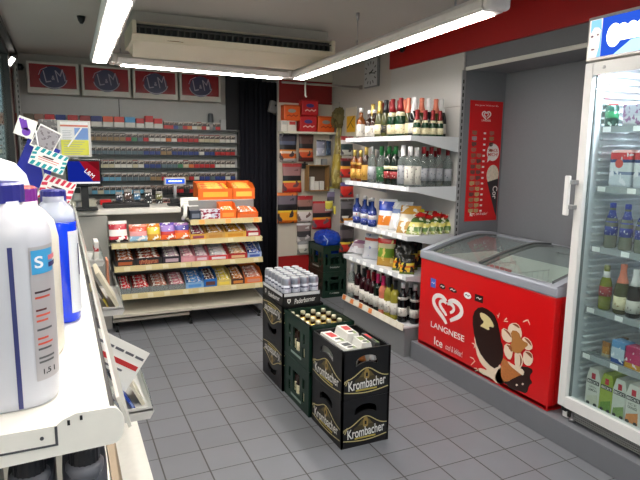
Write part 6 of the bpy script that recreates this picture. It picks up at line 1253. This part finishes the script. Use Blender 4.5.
# lit sign on top
SG = MB().box(0.0, 0.06, -RW, 0.0, DZ1+0.008, RH+0.01, 0.004).obj('sign_box', mat('sign_frame', (196, 190, 186), 0.35, 0.2), fr)
Ms = face_negx((-0.0006, 0, DZ1+0.008)); sh_ = RH-DZ1
MB().box(0.012, RW-0.012, 0.016, sh_-0.014, 0, 0.001).obj('sign_face', glow('sign_blue', (34, 70, 170), 1.2), fr, M=Ms)
MB().box(0.012, 0.085, 0.016, sh_-0.014, 0.0011, 0.002).obj('face_field', glow('sign_skin', (226, 206, 196), 1.1), fr, M=Ms)
MB().poly([(0.020, sh_-0.016), (0.078, sh_-0.016), (0.084, sh_*0.65), (0.066, sh_*0.74), (0.04, sh_*0.76), (0.02, sh_*0.62)], 0.0006).poly([(0.085, 0.016), (0.062, 0.016), (0.075, sh_*0.3), (0.078, sh_*0.6), (0.085, sh_*0.7)], 0.0006).obj('icy_hair', glow('sign_hair', (130, 186, 216), 1.0), fr, M=Ms @ Matrix.Translation((0, 0, 0.0022)))
MB().disc(0.031, sh_*0.56, 0.008, 0.005).disc(0.064, sh_*0.58, 0.006, 0.004).disc(0.04, sh_*0.26, 0.011, 0.004).obj('eyes_and_mouth', glow('sign_brown', (120, 96, 110), 0.7), fr, M=Ms @ Matrix.Translation((0, 0, 0.003)))
mb = MB(); mb.disc(0.155, sh_*0.5, 0.04, 0.055); 
for k in range(5): mb.disc(0.2+k*0.05, sh_*0.56, 0.032, 0.036); mb.box(0.18+k*0.05, 0.23+k*0.05, sh_*0.36, sh_*0.6, 0, 0.0006)
mb.obj('white_lettering', glow('sign_white', (246, 250, 255), 2.6), fr, M=Ms @ Matrix.Translation((0, 0, 0.0022)))
MB().poly([(0.09, 0.016), (0.16, 0.016), (0.25, sh_*0.34), (0.5, sh_*0.36), (0.6, 0.1), (0.6, 0.016)], 0.0006).obj('pale_swoosh', glow('sign_pale', (150, 200, 240), 1.5), fr, M=Ms @ Matrix.Translation((0, 0, 0.0012)))
# lit strip inside and shelves
MB().box(0.07, 0.11, -RW+0.07, -0.07, DZ1-0.043, DZ1-0.028, 0.003).obj('light_strip', glow('fridge_led2', (240, 246, 255), 110), fr)
FSX = RX+0.10
fsz = [at(612, py, 'x', FSX).z for py in (127, 187, 249, 313, 362, 409)]
fsz[5] = RZ0+DZ0+0.036
for i, z in enumerate(fsz[:5]):
    s_ = MB(); zz = z-RZ0
    for k in range(14): s_.tube([(0.10+k*0.033, -RW+0.066, zz-0.006), (0.10+k*0.033, -0.064, zz-0.006)], 0.003, 6)
    s_.box(0.088, 0.10, -RW+0.066, -0.064, zz-0.012, zz, 0.002)
    so = s_.obj('wire_shelf', mat('wire_grey', (190, 194, 198), 0.35, 0.3), fr)
    MB().box(0.08, 0.087, -RW+0.066, -0.064, zz-0.030, zz+0.004).obj('price_rail', pane('rail_clear', (210, 216, 220), 0.55), so)
    for k in range(2): MB().box(0.078, 0.0798, -0.12-0.17*k, -0.075-0.17*k, zz-0.026, zz+0.0).obj('price_tag', mat('tag_white', (246, 246, 246), 0.4), so)
def fy(px, x, py=250): return at(px, py, 'x', x).y
FN = ['top', 'second', 'third', 'fourth', 'fifth', 'bottom']
# top shelf: green can, then shrink packs
X0_ = RX+0.13
canG = [('can_body', MB().lathe([(0.026, 0), (0.033, 0.008), (0.033, 0.1), (0.028, 0.112)], seg=20).me('can_body', bands('can_green', [(0, (24, 60, 50)), (0.4, (36, 110, 70)), (0.7, (20, 60, 50))], 'Z', 0.3, 0.36, 4, (200, 220, 206)))), ('can_lid', MB().lathe([(0.0285, 0.111), (0.0285, 0.117)], seg=20).me('can_lid', mat('lid_red', (190, 40, 50), 0.35, 0.3)))]
inst(canG, 'drink_can', 'green can with a red lid on the top fridge shelf', 'can', (X0_, fy(612, X0_, 115), fsz[0]+0.0005), 0, None, 1.0)
for k in range(4):
    inst(canG, 'drink_can', 'green can standing behind on the top fridge shelf, %s from the left' % ORD[k+1], 'can', (X0_+0.16, fy(617, X0_, 115)-0.09*k, fsz[0]+0.0005), 1.0, 'cans at the back of the top fridge shelf')
for k in range(2):
    y = fy(629, X0_, 115)-0.045-0.17*k
    t = thing('wrapped_multipack', 'foil wrapped can multipack on the top fridge shelf, %s from the left' % ORD[k+1], 'multipack', (X0_, y+0.0, fsz[0]+0.0005), group='multipacks in the fridge')
    MB().box(-0.05, 0.06, -0.075, 0.05, 0, 0.115, 0.014, 3).obj('wrap', bands('mp_%d' % k, [(0, (206, 206, 216)), (0.4, (190, 190, 206))], 'Z', 0.25, 0.44, 5, (150, 110, 150)), t)
for k in range(3):
    y = fy(617, X0_, 165)-0.05-0.135*k
    t = thing('wrapped_multipack', 'red topped shrink wrapped bottle multipack on the second fridge shelf, %s from the left' % ORD[k+1], 'multipack', (X0_, y, fsz[1]+0.0005), group='multipacks in the fridge')
    MB().box(-0.05, 0.12, -0.062, 0.06, 0, 0.19, 0.016, 3).obj('wrap', bands('mq', [(0, (196, 202, 214)), (0.34, (120, 130, 160)), (0.42, (210, 214, 220)), (0.66, (40, 54, 110)), (0.74, (190, 44, 54)), (0.92, (214, 160, 160))], 'Z', 0.25, 0.4, 4, (226, 226, 236)), t)
    MB().disc(0.0, 0.12, 0.022, 0.022, 0.001).obj('print_spot', mat('spot_red', (200, 60, 50), 0.4), t, M=face_negx((-0.0505, 0, 0)))
inst([('can_body', MB().lathe([(0.024, 0), (0.028, 0.01), (0.028, 0.13), (0.02, 0.15), (0.012, 0.165), (0.012, 0.18)], seg=16).me('b', mat('dark_cola', (40, 20, 18), 0.15)))], 'dark_bottle', 'small dark bottle behind the multipacks on the second fridge shelf', 'bottle', (X0_+0.2, fy(613, X0_, 165)-0.005, fsz[1]+0.0005))
P_RTD = [(0.026, 0), (0.03, 0.006), (0.03, 0.12), (0.026, 0.145), (0.015, 0.175), (0.0135, 0.2), (0.0135, 0.222)]
RTD = bottle(P_RTD, gl_('pale_rtd', (150, 156, 140), 0.5), 0.2, mat('cap_blue', (40, 60, 170), 0.35), [(0.065, 0.135, L_B), (0.15, 0.19, L_B)])
for k in range(4):
    inst(RTD, 'mixed_drink_bottle', 'clear mixed drink bottle with blue labels, %s from the left on the third fridge shelf' % ORD[k+1], 'bottle', (X0_, fy(611, X0_, 230)-0.087*k, fsz[2]+0.0005), k, 'mixed drink bottles in the fridge', 1.05)
inst(bottle(P_RTD, gl_('lime', (130, 140, 30), 0.3), 0.205, mat('cap_olive', (150, 150, 96), 0.35), [(0.07, 0.12, L_RO), (0.165, 0.195, FO_W)]), 'beer_bottle', 'yellow green bottle with a red and white label on the fourth fridge shelf', 'bottle', (X0_, fy(604.5, X0_, 300), fsz[3]+0.0005), 0.5, None, 1.06)
inst(B['sekt_rose'], 'bottle', 'rose sparkling wine bottle with salmon foil in the fridge', 'bottle', (X0_, fy(621, X0_, 300), fsz[3]+0.0005), 0.5, None, 0.86)
for k in range(2): inst(B['sekt_white'], 'bottle', 'black sparkling wine bottle in the fridge, %s right of the rose one' % ORD[k+1], 'bottle', (X0_, fy(634, X0_, 300)-0.095*k, fsz[3]+0.0005), 0.5, 'black sparkling wine in the fridge', 0.82)
# fifth shelf
t = thing('bronze_pack', 'slim bronze pack standing at the left of the fifth fridge shelf', 'pack', (X0_, fy(606.5, X0_, 345), fsz[4]+0.0005))
MB().add(pillow(0.05, 0.025, 0.085, 6, 8, 0.05, 0.3, 3), Matrix.Rotation(-PI/2, 4, 'Z')).obj('pack_body', bands('bronze_pack', [(0, (196, 190, 170)), (0.25, (190, 130, 50)), (0.7, (150, 96, 40))], 'Z', 0.3, 0.36, 4, (230, 200, 140)), t)
for lab, px, w, hh, st, bc in (('dark pack behind the bronze one on the fifth fridge shelf', 614.5, 0.03, 0.115, [(0, (40, 50, 70)), (0.6, (110, 80, 50))], (190, 140, 80)), ('pale blue drink carton on the fifth fridge shelf', 623, 0.085, 0.12, [(0, (40, 80, 150)), (0.2, (190, 206, 220)), (0.7, (96, 150, 200))], (236, 240, 244)), ('magenta drink carton on the fifth fridge shelf', 637, 0.09, 0.115, [(0, (206, 150, 40)), (0.25, (196, 40, 100)), (0.7, (176, 30, 90))], (240, 220, 226))):
    t = thing('drink_carton', lab, 'carton', (X0_+(0.05 if px < 616 else 0), fy(px, X0_, 345), fsz[4]+0.0005), group='packs on the fifth fridge shelf')
    MB().box(-0.03, 0.04, -w/2, w/2, 0, hh, 0.003).obj('carton_body', bands('dc_%d' % int(px), st, 'Z', 0.35, 0.36, 4, bc), t)
# bottom: four-pack carriers
def fcar(label, px, w, body, ptxt, sub, patchc):
    y = fy(px, RX+0.12, 385); t = thing('bottle_carrier', label, 'bottle carrier', (RX+0.12, y, fsz[5]+0.0005), group='bottle carriers at the bottom of the fridge')
    hh = 0.205
    MB().prism([(-0.02, -w/2, 0), (-0.02, w/2, 0), (-0.02, w/2*0.96, hh*0.72), (-0.02, w*0.3, hh), (-0.02, -w*0.3, hh), (-0.02, -w/2*0.96, hh*0.72)], (0.13, 0, 0)).obj('carton', body, t)
    M = face_negx((-0.0205, 0, 0))
    MB().box(-w*0.14, w*0.14, hh*0.72, hh*0.88, 0, 0.0006).obj('red_patch', mat('patch_red', (190, 40, 60), 0.4), t, M=M)
    MB().box(-w*0.42, w*0.42, hh*0.58, hh*0.69, 0, 0.0006).obj('name_band', mat('band_black', (34, 34, 36), 0.4), t, M=M)
    text('lettering', ptxt, w*0.74, hh*0.07, KW, t, M @ Matrix.Translation((0, 0, 0.0006)), 0, hh*0.635, bold=0.02)
    if sub:
        text('lettering', sub[0], w*0.5, hh*0.06, mat('ink_grey', (90, 96, 90), 0.5), t, M, 0, hh*0.5); text('lettering', sub[1], w*0.6, hh*0.07, mat('ink_grey', (90, 96, 90), 0.5), t, M, 0, hh*0.41, bold=0.02)
    MB().poly([(-w*0.4, 0.002), (w*0.4, 0.002), (w*0.36, hh*0.33), (-w*0.36, hh*0.2)], 0.0005).obj('fruit_print', patchc, t, M=M)
    MB().prism([(-0.0218, p[0], p[1]) for p in ell(-w*0.25, 0.006, w*0.13, 0.009, 12)], (0.001, 0, 0)).prism([(-0.0218, p[0], p[1]) for p in ell(w*0.25, 0.006, w*0.13, 0.009, 12)], (0.001, 0, 0)).obj('bottle_cutouts', BLACK, t)
fcar('white bottle carrier with black name band at the bottom left of the fridge', 595.5, 0.088, mat('fcar_white', (214, 214, 206), 0.5), "BECK'S", ('GREEN', 'LEMON'), mat('fcar_leaf', (206, 206, 186), 0.5, var=0.2))
fcar('lime green bottle carrier, second from the left at the fridge bottom', 609.5, 0.08, mat('fcar_lime', (150, 170, 60), 0.4, var=0.15), "BECK'S", None, mat('fcar_green', (96, 140, 40), 0.4, var=0.3))
fcar('white and green bottle carrier, third from the left at the fridge bottom', 623, 0.08, mat('fcar_white2', (206, 210, 200), 0.5), "BECK'S", None, mat('fcar_green2', (120, 150, 80), 0.4, var=0.3))
fcar('white and orange bottle carrier, rightmost in view at the fridge bottom', 637.5, 0.088, mat('fcar_white', (214, 214, 206), 0.5), "BECK'S", ('ICE', 'ORANGE'), mat('fcar_orange', (206, 130, 70), 0.4, var=0.3))

# ------------------------------------------------------------------ light: daylight through the shop window, exposure
w = bpy.data.worlds.new('world'); scene.world = w; w.use_nodes = True; nt = w.node_tree; nt.nodes.clear()
sky = nt.nodes.new('ShaderNodeTexSky'); sky.sky_type = 'HOSEK_WILKIE'; sky.turbidity = 6; sky.sun_direction = Vector((-0.5, -0.4, 0.7)).normalized()
bg = nt.nodes.new('ShaderNodeBackground'); bg.inputs[1].default_value = 4.0; ow = nt.nodes.new('ShaderNodeOutputWorld')
nt.links.new(sky.outputs[0], bg.inputs[0]); nt.links.new(bg.outputs[0], ow.inputs[0])
vs = scene.view_settings; vs.view_transform = 'Standard'; vs.look = 'None'; vs.gamma = 1; vs.use_curve_mapping = False; vs.exposure = 0.75
scene.display_settings.display_device = 'sRGB'
